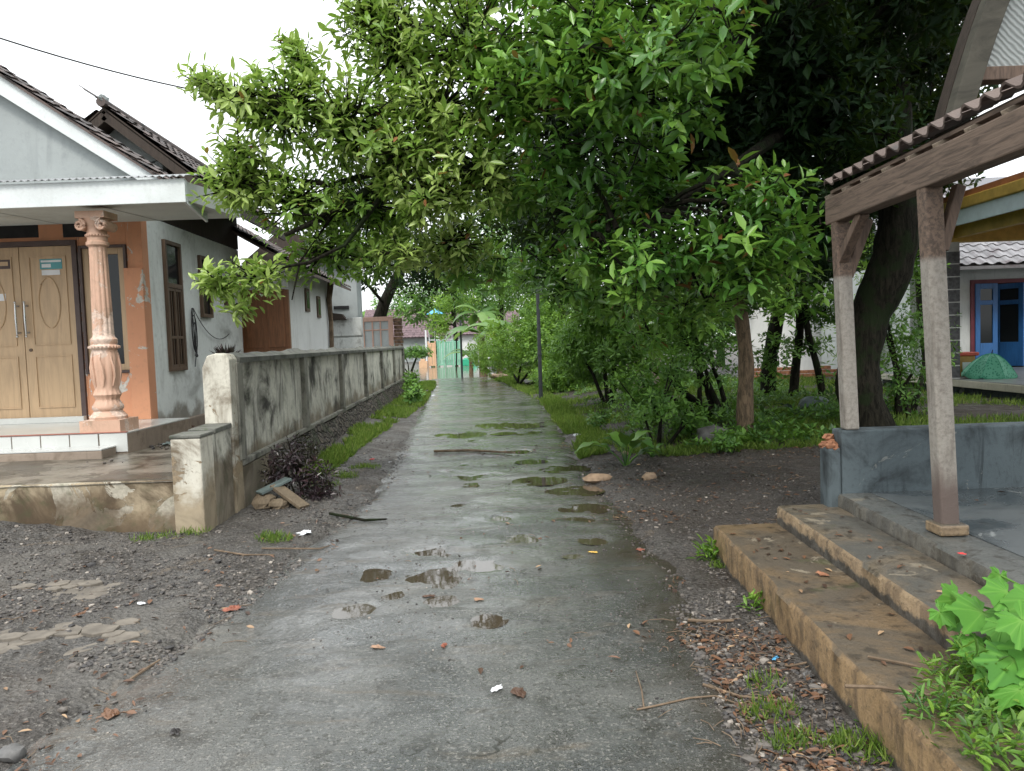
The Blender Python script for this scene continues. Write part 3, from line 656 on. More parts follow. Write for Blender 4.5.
# column
Cc = D(105, 425, 8.1); cx_ = Cc[0]+.025; cyy = 8.14; CB = FZ
mb = MB(); mb.box(cx_-.21, cx_+.21, cyy-.19, cyy+.21, CB+.001, CB+.13)
plinth = mb
z1c = D(97, 212, 8.1)[2]; hh = z1c-CB
prof = [(.20, .13), (.205, .16), (.18, .20), (.165, .22), (.185, .24), (.185, .27), (.15, .31), (.135, .34), (.15, .37), (.165, .39), (.15, .42), (.14, .45), (.14, .50), (.152, .60), (.16, .70), (.155, .80), (.145, .86), (.17, .88), (.172, .90), (.15, .92), (.16, .94), (.162, .97), (.14, .99), (.13, 1.00)]
sh0 = 1.0; sh1 = hh-.36
for q in np.linspace(.02, 1, 9): prof.append((.128-.022*q, sh0+(sh1-sh0)*q))
prof += [(.135, sh1+.02), (.135, sh1+.05), (.118, sh1+.06), (.118, sh1+.10), (.13, sh1+.11), (.13, sh1+.13), (.115, sh1+.15), (.12, sh1+.2), (.15, sh1+.26), (.165, sh1+.29)]
def md(t, z, i):
    if sh0+.01 < z < sh1: return 1-.09*(.5+.5*math.cos(12*t))**2
    if .46 < z < .86: return 1+.085*abs(math.sin(3*t+.4))-.05*(math.cos(12*t) > .3)
    if .28 < z < .45: return 1+.03*math.cos(16*t)
    return 1
prof = [(r_*.82 if z_ > .17 else r_*.9, z_) for r_, z_ in prof]; plinth.lathe((cx_, cyy, CB), prof, 96, md)
# leaf carvings and beads, volutes
for k in range(8):
    t = k*math.pi/4+.2
    pts = [(cx_+rr_*math.cos(t+dt), cyy+rr_*math.sin(t+dt), CB+z) for rr_, dt, z in ((.117, 0, .48), (.136, .12, .58), (.142, .05, .68), (.138, -.1, .76), (.126, -.02, .83))]
    plinth.tube(pts, [.010, .014, .015, .012, .005], 6)
for k in range(24):
    t = k*math.pi/12; plinth.blob((cx_+.142*math.cos(t), cyy+.142*math.sin(t), CB+.89), .016, 0, 6, 4); plinth.blob((cx_+.106*math.cos(t), cyy+.106*math.sin(t), CB+sh1+.12), .013, 0, 6, 4)
plinth.box(cx_-.15, cx_+.15, cyy-.13, cyy+.15, CB+hh-.07, CB+hh-.0)
for sx_ in (-1, 1):
    pts = []
    for q in np.linspace(0, 1, 22):
        a = q*3.4*math.pi; rr_ = .058*(1-q*.8); pts.append((cx_+sx_*(.11)+sx_*rr_*math.cos(a+math.pi/2), cyy-.12, CB+hh-.14+rr_*math.sin(a+math.pi/2)))
    plinth.tube(pts, [.016]*22, 8); plinth.tube([(cx_+sx_*.11, cyy-.10, CB+hh-.14), (cx_+sx_*.11, cyy+.12, CB+hh-.14)], .052, 16)
plinth.build('column', M['column'], H, True)
# porch canopy: slab soffit, fascia, zinc drip edge
yf = 7.85
fx = D(185, 190, yf); ftop, fbot = D(100, 181, yf)[2], D(100, 205, yf)[2]
sz1 = D(150, 221, YW)[2]; mb = MB()
fxr = fx[0]
mb.add([(x0, yf+.03, fbot+.03), (fxr-.02, yf+.03, fbot+.03), (fxr-.02, YW+.0, sz1), (x0, YW+.0, sz1), (x0, yf+.03, ftop-.02), (fxr-.02, yf+.03, ftop-.02), (fxr-.02, YW, ftop+.1), (x0, YW, ftop+.1)], [(0, 3, 2, 1), (4, 5, 6, 7), (0, 1, 5, 4), (1, 2, 6, 5), (2, 3, 7, 6), (3, 0, 4, 7)])
mb.build('soffit', M['soffit'], H)
for xj in (fxr-1.0, fxr-2.2):
    mb = MB(); mb.add([(xj, yf+.04, fbot+.026), (xj+.012, yf+.04, fbot+.026), (xj+.012, YW-.02, sz1-.006), (xj, YW-.02, sz1-.006)], [(0, 3, 2, 1)])
    mb.build('soffit_joint', M['black'], H)
mb = MB(); mb.box(x0, fxr, yf, yf+.03, fbot, ftop); mb.build('fascia', M['fascia'], H, bevel=.004)
e1 = D(208, 222, 8.95); mb = MB(); mb.prism([(fxr, yf, fbot), (fxr, yf, ftop), (e1[0], e1[1], e1[2]+.19), (e1[0], e1[1], e1[2])], (-.03, .01, 0)); mb.build('side_fascia', M['fascia'], H)
mb = MB(); vs = []; nn_ = 480; fs = []
for i in range(nn_+1):
    xx = x0+(fxr+.03-x0)*i/nn_; zz = ftop+.020+.010*math.sin(i*2*math.pi/4)
    vs += [(xx, yf-.05, zz), (xx, yf+.35, zz+.09), (xx, yf-.05, zz-.008)]
for i in range(nn_): a = i*3; fs += [(a, a+3, a+4, a+1), (a+2, a+5, a+3, a)]
mb.add(vs, fs); mb.build('zinc_edge', M['corr'], H, True)
# porch gable
yg = 8.35; g1 = D(160, 177, yg); g0 = D(-5, 70, yg); slope = (g0[2]-g1[2])/(g1[0]-g0[0]); ax_ = g1[0]-2.75; az = g1[2]+2.75*slope
mb = MB(); mb.prism([(2*ax_-g1[0], yg+.06, g1[2]-.05), (g1[0], yg+.06, g1[2]-.05), (g1[0]-.02, yg+.06, g1[2]+.0), (ax_, yg+.06, az-.02)], (0, .14, 0)); mb.build('gable', M['gable'], H)
n2 = V([slope, 0, 1])/math.hypot(slope, 1)
mb = MB()
for sg in (1, -1):
    a = V([ax_, yg-.06, az]); b = V([ax_+sg*(g1[0]-ax_+.02), yg-.06, g1[2]-.0]); dn = V([0, 0, -.26])
    mb.prism([a, b, b+dn*.75, a+dn], (0, .09, 0))
mb.build('bargeboard', M['fascia'], H, bevel=.004)
mb = MB(); d_ = V([ax_-g1[0], 0, az-g1[2]]); L_ = np.linalg.norm(d_); 
tiles(mb, V([g1[0]+.22, yg-.12, g1[2]-.22*slope+.01]), (0, 1, 0), d_, 3, int(L_/.24)+2, .25, .32, .02)
tiles(mb, V([2*ax_-g1[0]-.22, yg-.12, g1[2]-.22*slope+.03]), (0, 1, 0), d_*V([-1, 1, 1]), 3, int(L_/.24)+2, .25, .32)
mb.tube([(ax_, yg-.15, az+.07), (ax_, yg+.8, az+.07)], .09, 10)
for sg in (1, -1):   # dark decking below the tiles
    a = V([ax_, yg-.1, az+.01]); b = V([ax_+sg*(g1[0]-ax_+.2), yg-.1, g1[2]-.2*slope+.01]); mb.prism([a, b, b+V([0, 0, -.03]), a+V([0, 0, -.03])], (0, .78, 0))
mb.build('porch_roof', M['tile_left'], H)
# main roof behind
ym = 10.0; ap = D(105, 108, ym); e_ = D(210, 186, ym); sm = (ap[2]-e_[2])/(e_[0]-ap[0]); xr_ = D(215, 199, ym)[0]
mb = MB(); ln = V([ap[0]-xr_, 0, (xr_-ap[0])*sm]); LL_ = np.linalg.norm(ln)
tiles(mb, V([xr_, ym-.05, ap[2]-(xr_-ap[0])*sm+.03]), (-su[0]*0+(-.05), 1, 0), ln, 15, int(LL_/.24)+1, .25, .32, .02)
tiles(mb, V([2*ap[0]-xr_-1.2, ym-.05, ap[2]-(xr_-ap[0]+1.2)*sm+.03]), (0, 1, 0), ln*V([-1, 1, 1]), 15, int(LL_/.24)+5, .25, .32)
mb.tube([(ap[0], ym-.1, ap[2]+.05), (ap[0]-.15, ym+3.7, ap[2]+.05)], .06, 10)
mb.build('main_roof', M['tile_left'], H)
MB().blob((ap[0]+.0, ym-.02, ap[2]+.10), (.055, .1, .06), .25, 10, 6).build('ridge_cap', M['gable'], H, True)
mb = MB(); zl = ap[2]-(xr_-ap[0])*sm
for k in range(2):
    a = V([ap[0], ym-.04, ap[2]-.0]); b = V([[xr_, 2*ap[0]-xr_-1.2][k], ym-.04, ap[2]-([xr_-ap[0], xr_-ap[0]+1.2][k])*sm])
    mb.prism([a, b, b-V([0, 0, .04]), a-V([0, 0, .04])], (-.19, 3.75, 0)); mb.bar(a+V([0, .02, -.10]), b+V([0, .02, -.10]), .04, .12)
for k in range(9):
    yy = ym+.1+k*.42; dx_ = -.05*(yy-ym); mb.bar((xr_-.02+dx_, yy, zl-.07), (xr_-.75+dx_, yy, zl-.07+.73*sm), .05, .07)
mb.bar((xr_+.0, ym-.02, zl-.09), (xr_-.19, ym+3.7, zl-.09), .03, .16); mb.bar((xr_-.5, ym, zl-.02+.2), (xr_-.69, ym+3.7, zl-.02+.2), .06, .1)
mb.build('eave_timber', M['wood_dark'], H)
mb = MB(); xw_ = min(xr_-.35, xc-.06); mb.prism([(ap[0], ym+.35, ap[2]-.12), (xw_, ym+.35, ap[2]-.14-(xw_-ap[0])*sm), (xw_, ym+.35, 3.3), (ap[0]-2.2, ym+.35, 3.3), (ap[0]-2.2, ym+.35, ap[2]-.12-2.2*sm)], (0, .12, 0)); mb.build('upper_gable', M['gable'], H)
# back and far walls so the house is closed
mb = MB(); q = SP(slen, 0, 0); mb.box(x0, q[0]-.17, q[1]-.1, q[1]+.06, TZ-.2, 3.3); mb.box(x0-.001, x0+.16, YW+.17, q[1]-.11, TZ-.2, 3.3); mb.build('back_wall', M['sidewhite'], H)

# cable coil on the side wall
mb = MB(); u_, z_ = side_uv(192, 335)
for k in range(3):
    pts = [SP(u_+(.07+.015*k)*math.sin(t)*(1 if k < 2 else .6), z_+.08+(.30-.05*k)*math.cos(t)-.05*k, .03+.01*k) for t in np.linspace(0, 2*math.pi, 20)]; mb.tube(pts, .007, 5, False)
mb.tube([SP(u_, z_+.38, .02), SP(u_+.02, z_-.25, .04), SP(u_-.03, z_-.45, .03)], .008, 5)
for k in range(4): mb.tube([SP(u_+.05*math.sin(k*2.), z_-.2, .04), SP(u_-.05*math.sin(k*2.), z_-.3, .05), SP(u_+.04, z_-.22-.03*k, .04)], .012, 5)
pts = [SP(u_+.02+q*1.5, z_+.38-.35*q-.9*q*(1-q), .03) for q in np.linspace(0, 1, 14)]; mb.tube(pts, .006, 5, False)
tag(mb.build('cable_coil', M['cable'], origin=SP(u_, z_)), 'tangled black cable hanging in a loop on the pale side wall between two windows', 'cable')

# ================================================================= TERRACE + BOUNDARY WALL
yt = 6.2; xt = D(175, 500, yt)[0]; xp1 = D(205, 500, yt)[0]
def bwx(y): return xp1+.02-.048*(y-yt)
Tt = thing('terrace', (xt-2, yt, 0), 'low stained concrete terrace in front of the house with its wet top', 'terrace')
mb = MB(); mb.box(-14, xt-.002, yt+.03, yt+.20, -.15, TZ-.001); mb.build('retaining_wall', M['terrace'], Tt, bevel=.012)
mb = MB(); mb.add([(-14, yt+.0, TZ-.12), (xt-.001, yt+.0, TZ-.12), (xt-.001, yt, TZ), (-14, yt, TZ)], [(0, 1, 2, 3)]) if False else None
xs = np.arange(-14, xt+.6, .06); ysx = np.arange(yt+.031, 24, .07)
xs2 = np.linspace(-14, 0, 2)
def terr(x, y): return TZ+.006+.010*fbm(x, y, 3, 4, 40)
Xg, Yg = np.meshgrid(np.linspace(0, 1, 150), np.concatenate([np.arange(yt+.02, 10, .06), np.arange(10, 24, .5)])); XX = -14*(1-Xg**.4)+(bwx(Yg)-.06)*Xg**.4
ZZ = terr(XX, Yg); nx = 150; i = np.arange((Yg.shape[0]-1)*(nx-1)); a = (i//(nx-1))*nx+i % (nx-1)
ZZ[0, :] -= .02
rawmesh('paving', np.stack([XX, Yg, ZZ], -1), np.stack([a, a+1, a+nx+1, a+nx], 1).ravel(), np.full(len(i), 4), M['terracetop'], Tt, True)
BW = thing('boundary_wall', (xp1, yt, 0), 'long grimy plastered wall with mossy coping and rubble base running along the lane', 'wall')
y1 = 6.95; yE = 24.2; zt = 1.44; q = D(190, 432, yt)[2]
mb = MB(); mb.box(xt, xp1, yt-.03, yt+.24, -.15, q-.05); mb.build('low_pier', M['wallpier'], BW, bevel=.012)
mb = MB(); mb.box(xt-.006, xp1+.006, yt-.036, yt+.25, q-.049, q-.02); mb.obox((xp1-.22, yt+.262, q-.05), (-.035, y1-yt-.27, 0), (.235, 0, 0), (0, 0, .045)); mb.build('pier_cap', M['coping'], BW, bevel=.008)
mb = MB(); mb.obox((xp1-.20, yt+.241, -.15), (-.035, y1-yt-.245, 0), (.20, 0, 0), (0, 0, q+.10)); mb.build('low_wall', M['wall'], BW, bevel=.008)
mb = MB(); zz = D(225, 353, y1)[2]
x_ = bwx(y1); mb.prism([(x_-.25, y1, -.1), (x_, y1, -.1), (x_, y1, zz-.06), (x_-.03, y1, zz-.015), (x_-.12, y1, zz), (x_-.2, y1, zz-.02), (x_-.25, y1, zz-.13)], (-.012, .24, 0)); mb.build('end_pier', M['wallpier'], BW, bevel=.01)
dirw = nrm(V([-.048, 1, 0])); nw = V([dirw[1], -dirw[0], 0])
def BP(y, out, z): return V([bwx(y), y, 0])+nw*out+V([0, 0, z])
npan = 6; yy = y1+.25; step_ = (yE-yy)/npan
mb = MB(); mb.obox(BP(yy, -.14, .40), dirw*(yE-yy), nw*.10, (0, 0, zt-.45)); mb.build('wall_panel', M['wall'], BW)
mb = MB(); mb.obox(BP(yy, -.15, .42), dirw*(yE-yy), nw*.16, (0, 0, .06)); mb.build('ledge', M['pil'], BW, bevel=.01)
for k in range(npan+1):
    ya = yy+k*step_; mb = MB(); mb.obox(BP(ya-.09, -.135, .483), dirw*.17, nw*.155, (0, 0, zt-.53)); mb.build('pilaster', M['pil'], BW, bevel=.008)
mb = MB(); L_ = yE-yy
nseg = 90; vs = []; fs = []
for i in range(nseg+1):
    ya = yy-.0+L_*i/nseg; ph = ((ya-yy) % step_)/step_; hump = .035*max(0, 1-abs(ph-.93)*5)+.006*math.sin(i*1.7)
    for o2, z2 in ((-.2, zt-.05), (-.2, zt+.0), (-.08, zt+.045+hump), (.02, zt+.0), (.02, zt-.05)): vs.append(BP(ya, o2, z2))
for i in range(nseg):
    for j in range(5): a = i*5+j; b = i*5+(j+1) % 5; fs.append((a, b, b+5, a+5))
fs += [(0, 1, 2, 3, 4), tuple(nseg*5+j for j in (4, 3, 2, 1, 0))]
mb.add(vs, fs); mb.build('coping', M['coping'], BW)
mb = MB(); nseg = 220; vs = []; fs = []; nr = 7        # battered rubble base with real relief
y0r = 8.1
for i in range(nseg+1):
    ya = y0r+(yE-y0r)*i/nseg
    for j in range(nr):
        tz = j/(nr-1); o2 = .02+.20*(1-tz)+.045*float(fbm(ya*1., tz*2.1, 4.2, 3, 77)); vs.append(BP(ya, o2, -.1+tz*.50+(.05*math.sin(ya*3.1) if j == nr-1 else 0)))
    vs.append(BP(ya, -.13, .41+.05*math.sin(ya*3.1)))
m_ = nr+1
for i in range(nseg):
    for j in range(m_-1): a = i*m_+j; fs.append((a, a+m_, a+m_+1, a+1))
fs += [tuple(range(m_-1, -1, -1))]
mb.add(vs, fs); mb.build('rubble_base', M['rubble'], BW, True)
MB().obox(BP(y1+.241, -.15, -.15), dirw*(y0r-y1-.12), nw*.152, (0, 0, .565)).build('lower_wall', M['wall'], BW, bevel=.01)
mb = MB(); mb.obox(BP(y0r, -.15, -.1), dirw*(yE-y0r), nw*.15, (0, 0, .50)); mb.build('core', M['rubble'], BW)

# ================================================================= HOUSES BEHIND THE WALL
h2x0 = D(240, 330, 13.6)[0]; h2x1 = D(290, 330, 13.6)[0]
H2 = thing('house', (h2x1, 13.6, TZ), 'white house with a brown panelled door behind the boundary wall, half hidden by branches', 'house')
far2 = D(331, 330, 17.2); du = far2-V([h2x1, 13.6, 0]); du[2] = 0; L2 = np.linalg.norm(du); du = nrm(du)
mb = MB(); mb.obox((h2x1, 13.62, 0), du*L2, V([-du[1], du[0], 0])*.15, (0, 0, 3.0)); mb.box(h2x0-2.5, h2x0+.02, 13.6, 13.75, 0, 3.0); mb.box(h2x0+.02, h2x1-.15, 13.61, 13.74, 2.5, 3.0); mb.build('wall', M['whitewall'], H2)
mb = MB(); mb.box(h2x0+.05, h2x1-.06, 13.60, 13.65, TZ, 2.5); dd = mb.build('door', M['wood_door2'], H2, bevel=.004)
mb = MB(); w_ = h2x1-h2x0-.1
for a in (0, 1):
    for (za, zb) in ((.15, .75), (.82, 1.0), (1.07, 1.95)): mb.box(h2x0+.1+a*w_/2, h2x0+.02+w_/2+a*w_/2, 13.585, 13.60, TZ+za, TZ+zb)
mb.build('door_panel', M['wood_door2'], dd, bevel=.01)
mb = MB(); mb.box(h2x1-.06, h2x1-.0, 13.58, 13.66, TZ, 2.55); mb.box(h2x0, h2x0+.05, 13.58, 13.66, TZ, 2.55); mb.box(h2x0+.05, h2x1-.06, 13.58, 13.66, 2.5, 2.56); mb.build('door_frame', M['wood_door2'], H2)
dn = V([du[1], -du[0], 0])
for (pa, pb) in (((304, 288), (309, 312)), ((316, 296), (320, 318))):
    P0 = V([h2x1, 13.62, 0]); a = HP(*pa, P0, dn); b = HP(*pb, P0, dn); ua = np.dot(a-P0, du); ub = np.dot(b-P0, du)
    f = MB().obox(P0+du*ua+V([0, 0, b[2]]), du*(ub-ua), dn*.03, (0, 0, a[2]-b[2])).build('window', M['wood_brown'], H2)
    MB().obox(P0+du*(ua+.06)+dn*.03+V([0, 0, b[2]+.06]), du*(ub-ua-.12), dn*.004, (0, 0, a[2]-b[2]-.12)).build('pane', M['glass'], f)
mb = MB(); tiles(mb, V([h2x1+.45, 13.0, 2.85]), (-.05, 1, 0), (-1, 0, .6), 20, 12, .25, .32)
mb.prism([(h2x1+.45, 13.0, 2.83), (h2x1-2.6, 13.0, 4.65), (h2x1-2.6, 13.0, 4.60), (h2x1+.45, 13.0, 2.78)], (-.2, 4.8, 0)); mb.build('roof', M['tile_left'], H2)
tag(MB().tube([D(331, 280, 16.9), D(329, 300, 16.8), D(331, 322, 16.9), (*D(331, 345, 16.9)[:2], .45)], [.07, .06, .05, .05], 6).build('dead_branch', M['twig'], origin=(*D(331, 345, 16.9)[:2], .45)), 'bare pale branch leaning upright against the white wall corner', 'branch')
a = D(332, 340, 18.6); b = D(359, 340, 18.6)
H3 = thing('outbuilding', (a[0], 18.6, 0), 'small grey plastered outbuilding seen above the stained block wall', 'outbuilding')
mb = MB(); mb.box(a[0]-3.5, b[0], 18.6, 19.2, 0, D(345, 262, 18.6)[2]); mb.build('wall', M['gable'], H3)
q = RECT(334, 306, 349, 309, 18.6); MB().box(q[0], q[1], 18.56, 18.6, q[2], q[3]).build('vent', M['black'], H3)
z3 = D(345, 262, 18.6)[2]; mb = MB(); mb.prism([(a[0]-2, 18.3, z3), (b[0]+.35, 18.3, z3), (b[0]+.35, 18.3, z3+.06), (a[0]-1, 18.3, z3+.8)], (0, 1.2, 0)); mb.build('roof', M['wood_dark'], H3)
a = RECT(328, 318, 362, 360, 17.6); BL = thing('block_wall', ((a[0]+a[1])/2, 17.6, TZ), 'short rain stained white block wall behind the long boundary wall', 'wall')
zmid = D(345, 337, 17.6)[2]
mb = MB(); mb.box(a[0], a[1], 17.6, 17.75, TZ-.1, zmid-.02); mb.box(a[0], a[1], 17.6, 17.75, zmid+.02, a[3]); mb.box(a[0], a[1], 17.64, 17.74, zmid-.02, zmid+.02)
for k in range(5): pass
mb.build('wall', M['blockwall'], BL, bevel=.01)
mb = MB(); q = RECT(333, 313, 347, 320, 17.6); mb.prism([(q[0]-.1, 17.5, q[2]), (q[1], 17.5, q[2]), (q[1]-.1, 17.5, q[3]-.03), (q[0]-.1, 17.5, q[3]+.02)], (0, .2, 0)); mb.build('roof_sheet', M['wood_dark'], BL)
# old window frame leaning on the wall
q = RECT(360, 317, 393, 347, 25.5); FR = thing('window_frame', ((q[0]+q[1])/2, 25.5, q[2]-1.35), 'old pinkish wooden window frame with six panes standing behind the boundary wall', 'window frame')
mb = MB(); t = .15; x0_, x1_, z0_, z1_ = q; z0_ -= 1.35
mb.box(x0_, x0_+t, 25.5, 25.58, z0_, z1_); mb.box(x1_-t, x1_, 25.5, 25.58, z0_, z1_); mb.box(x0_+t, x1_-t, 25.5, 25.58, z1_-t, z1_); mb.box(x0_+t, x1_-t, 25.5, 25.58, z0_, z0_+t)
for k in (1, 2): xx = x0_+t+(x1_-x0_-2*t)*k/3; mb.box(xx-.025, xx+.025, 25.51, 25.57, z0_+t, z1_-t)
zz = z1_-t-.26; mb.box(x0_+t, x1_-t, 25.512, 25.568, zz-.04, zz)
mb.build('frame', M['pink_frame'], FR, bevel=.006)
mb = MB(); mb.box(x0_+t, x1_-t, 25.535, 25.542, z0_+t, z1_-t); mb.build('pane', simple('dusty_pane', (.42, .45, .45), .25, .2), FR)
q = RECT(393.5, 317, 402, 347, 25.6); mb = MB()
for k in range(19): mb.box(q[0]+random.uniform(-.02, .02), q[1]+random.uniform(-.02, .02), 25.6, 25.85, q[2]-1.35+k*.122, q[2]-1.35+k*.122+.11)
tag(mb.build('brick_stack', simple('rough_brick', (.24, .15, .10), .85, .7, 8, bd=.01), bevel=.01, origin=((q[0]+q[1])/2, 25.7, q[2]-1.35)), 'tall narrow stack of old bricks beside the pinkish window frame', 'bricks')

# ================================================================= FAR END OF THE LANE
def far_house(px0, px1, pye, pyr, pyb, Y, label, tm, wm, shift=0):
    a = D(px0, pye, Y); b = D(px1, pye, Y); zr = D((px0+px1)/2, pyr, Y+3)[2]
    h = thing('house', ((a[0]+b[0])/2, Y, 0), label, 'house'); ze = (a[2]+b[2])/2
    MB().box(a[0]+.4, b[0]-.4, Y+.5, Y+6, -.4, ze).build('wall', M[wm], h)
    m = MB(); l_ = math.hypot(3, zr-ze); tiles(m, (a[0], Y, ze), (1, 0, 0), (0, 3, zr-ze), int((b[0]-a[0])/.3), int(l_/.32)+1, .3, .4, .04)
    m.prism([(a[0], Y, ze-.03), (a[0], Y+3.2, zr-.03), (a[0], Y+6.4, ze-.03)], (b[0]-a[0], 0, 0)); m.build('roof', M[tm], h)
    return h
far_house(360, 428, 338, 311, 350, 68, 'low house with a purple brown tiled roof across the flooded area', 'tile_far', 'blueside' if 0 else 'gable')
far_house(434, 520, 334, 313, 350, 72, 'distant house with brown roof behind the banana plants', 'tile_far', 'whitewall')
# gate panels
def gate(px0, px1, py0, py1, Y, mat, label, group, nb):
    q = RECT(px0, py0, px1, py1, Y); z0 = -.12
    h = thing('gate_panel', ((q[0]+q[1])/2, Y, z0), label, 'gate', group); m = MB()
    m.box(q[0], q[0]+.08, Y-.04, Y+.04, z0, q[3]+.12); m.box(q[1]-.08, q[1], Y-.04, Y+.04, z0, q[3]+.12); m.box(q[0]+.08, q[1]-.08, Y-.03, Y+.03, q[3]-.08, q[3]); m.box(q[0]+.08, q[1]-.08, Y-.03, Y+.03, z0+.1, z0+.2)
    m.build('gate_frame', M[mat], h, bevel=.01); m = MB(); w_ = (q[1]-q[0]-.16)/nb
    for k in range(nb): m.box(q[0]+.08+k*w_+.012, q[0]+.08+(k+1)*w_-.012, Y-.015, Y+.015, z0+.2, q[3]-.08)
    m.build('board', M[mat], h); return h
GR = 'gate panels standing in the flood water'
gate(428, 436, 343, 365, 54, 'peach', 'peach coloured gate panel left of the mint green ones at the flooded lane end', GR, 2)
gate(437, 444.5, 341, 365, 54.3, 'greengate', 'leftmost mint green gate panel, next to the peach one', GR, 3)
gate(445, 453, 341.5, 365, 54.6, 'greengate', 'middle mint green gate panel of the three', GR, 3)
gate(453.5, 461, 341, 365, 54.2, 'greengate', 'rightmost mint green gate panel, beside the green tarpaulin', GR, 3)
a = D(461.5, 368, 53.5); b = D(473, 368, 53.5); z = D(466, 359, 53.5)[2]
mb = MB(); mb.prism([(a[0], 53.5, -.1), (b[0]+.3, 53.5, -.1), (b[0], 53.5, z-.15), ((a[0]+b[0])/2, 53.5, z), (a[0]+.05, 53.5, z-.05)], (.1, 1.2, .1)); tag(mb.build('tarpaulin', M['greendeep'], bevel=.03, origin=(a[0], 53.5, -.1)), 'green tarpaulin heap low in front of the banana plants', 'tarpaulin')
q = RECT(419, 359, 427, 366, 53.4); mb = MB(); mb.box(q[0], q[1], 53.4, 53.8, -.12, q[3]-.15); mb.box(q[0]+.1, q[1]-.15, 53.42, 53.78, q[3]-.149, q[3]); tag(mb.build('concrete_block', M['peach'], bevel=.02, origin=(q[0], 53.4, -.12)), 'small peach concrete block in the water left of the gate', 'block')
def par(px, py, Y):
    c = D(px, py, Y); h = thing('parasol', (c[0], Y, 0), 'blue parasol on a thin pole above the flooded lane end', 'parasol')
    MB().tube([(c[0]-.1, Y, -.2), (c[0], Y, c[2]+.1)], .035, 6).build('pole', M['steel'], h)
    m = MB(); n_ = 8; rim = [(c[0]+.62*math.cos(k*math.pi/4), Y+.62*math.sin(k*math.pi/4), c[2]-.28) for k in range(n_)]
    m.add([(c[0], Y, c[2]+.12)]+rim+[(c[0], Y, c[2]+.08)]+[(p[0], p[1], p[2]-.02) for p in rim], [(0, 1+k, 1+(k+1) % n_) for k in range(n_)]+[(9, 10+(k+1) % n_, 10+k) for k in range(n_)]+[(1+k, 10+k, 10+(k+1) % n_, 1+(k+1) % n_) for k in range(n_)]); m.build('canopy', M['bluetarp'], h)
par(435, 310, 55)
mb = MB(); a = G(464, 374, 0); mb.tube([(a[0], 36, -.2), (a[0]+.02, 36, D(464, 320, 36)[2])], .05, 6); tag(mb.build('thin_post', M['steel'], origin=(a[0], 36, -.2)), 'thin dark post in front of the green tarpaulin', 'post')
mb = MB(); a = D(427, 366, 56); mb.tube([(a[0], 56, -.2), (a[0], 56, D(427, 330, 56)[2])], .06, 6); tag(mb.build('thin_post', M['whitepl'], origin=(a[0], 56, -.2)), 'thin pale post just left of the peach gate panel', 'post')
q = RECT(429, 331, 452, 339, 60); h = thing('lattice_fence', ((q[0]+q[1])/2, 60, 0), 'pale open lattice fence rising behind the gate panels', 'fence'); m = MB()
for k in range(5): x_ = q[0]+(q[1]-q[0])*k/4; m.box(x_-.04, x_+.04, 60, 60.08, -.3, q[3])
m.build('stake', M['whitepl'], h); m = MB()
for z in (q[2]-.1, q[3]-.15): m.box(q[0], q[1], 59.95, 59.999, z, z+.09)
m.build('rail', M['whitepl'], h)

# street pole
pb = G(541, 397, 0.08); hp = thing('utility_pole', (pb[0], pb[1], -.05), 'thin dark steel pole standing on the right verge of the lane', 'pole')
tp = D(534, 180, pb[1]); MB().tube([(pb[0], pb[1], -.1), (pb[0], pb[1], 2.2), (tp[0]+.02, pb[1], tp[2])], [.052, .046, .04], 10).build('pole', M['steel'], hp, True)
MB().tube([(pb[0], pb[1], 1.13), (pb[0], pb[1], 1.2)], .06, 10).build('collar', M['steel'], hp)
# overhead wire
def cat(p, q, sag, n_=24): return [V(p)*(1-t)+V(q)*t-V([0, 0, sag*4*t*(1-t)]) for t in np.linspace(0, 1, n_)]
tag(MB().tube(cat(D(-60, 18, 9), D(420, 108, 14), .35), .011, 5, False).build('overhead_wire', M['cable'], origin=D(-60, 18, 9)), 'black overhead wire crossing the white sky above the house roof', 'wire')
tag(MB().tube(cat(D(-60, 60, 9.2), D(130, 150, 10.6), .08), .006, 5, False).build('overhead_wire', M['cable'], origin=D(-60, 60, 9.2)), 'thinner wire running down just above the porch roof tiles', 'wire')

# ================================================================= PAVILION (right)
PV = thing('pavilion', (2.2, 5.0, 0), 'open tiled roof pavilion on a raised wet cement floor with two flaking posts', 'pavilion')
Ye = 5.05; e3 = lambda y: 1.96+.025*y; e2 = lambda y: 1.60+.025*y; e1 = lambda y: 1.18+.025*y
def slab(name, ef, z0, z1, xr, ya, yb, mat, nz=.006, top=None):
    """slab with a worn, slightly wandering front edge"""
    n_ = 90; vs = []; fs = []
    for i in range(n_+1):
        y = ya+(yb-ya)*i/n_; w1 = .018*float(fbm(y, 1., 3.3, 4, 50+int(z1*100))); w2 = .010*float(fbm(y, 7., 5, 3, 60)); c_ = .008+.010*max(0, float(fbm(y, 3., 6, 2, 70)))
        vs += [(ef(y)+w1, y, z0), (ef(y)+w1*.8+w2, y, z1-.012-c_), (ef(y)+w1*.8+.014, y, z1-.003), (ef(y)+.07, y, z1+w2*.3), (xr, y, z1), (xr, y, z0)]
    for i in range(n_):
        for j in range(5): a = i*6+j; fs.append((a, a+1, a+7, a+6))
    fs += [tuple(range(5, -1, -1)), tuple(n_*6+j for j in range(6))]
    m = MB(); m.add(vs, fs); return m.build(name, M[mat], PV, True)
slab('lower_step', e1, -.15, .235, 2.6, .6, Ye, 'step'); slab('upper_step', e2, .10, .352, 2.7, .6, Ye-.0, 'step2'); slab('floor_edge', e3, .2, .438, 2.35, .6, Ye-.004, 'step3')
mb = MB(); mb.box(2.3, 7.5, .6, Ye, .1, .442); mb.build('floor', M['floor'], PV)
xf = e3(4.8)+.04
mb = MB(); mb.box(xf, 7.5, Ye-.1, Ye+.06, -.15, .85); mb.build('parapet', M['parapet'], PV, bevel=.012)

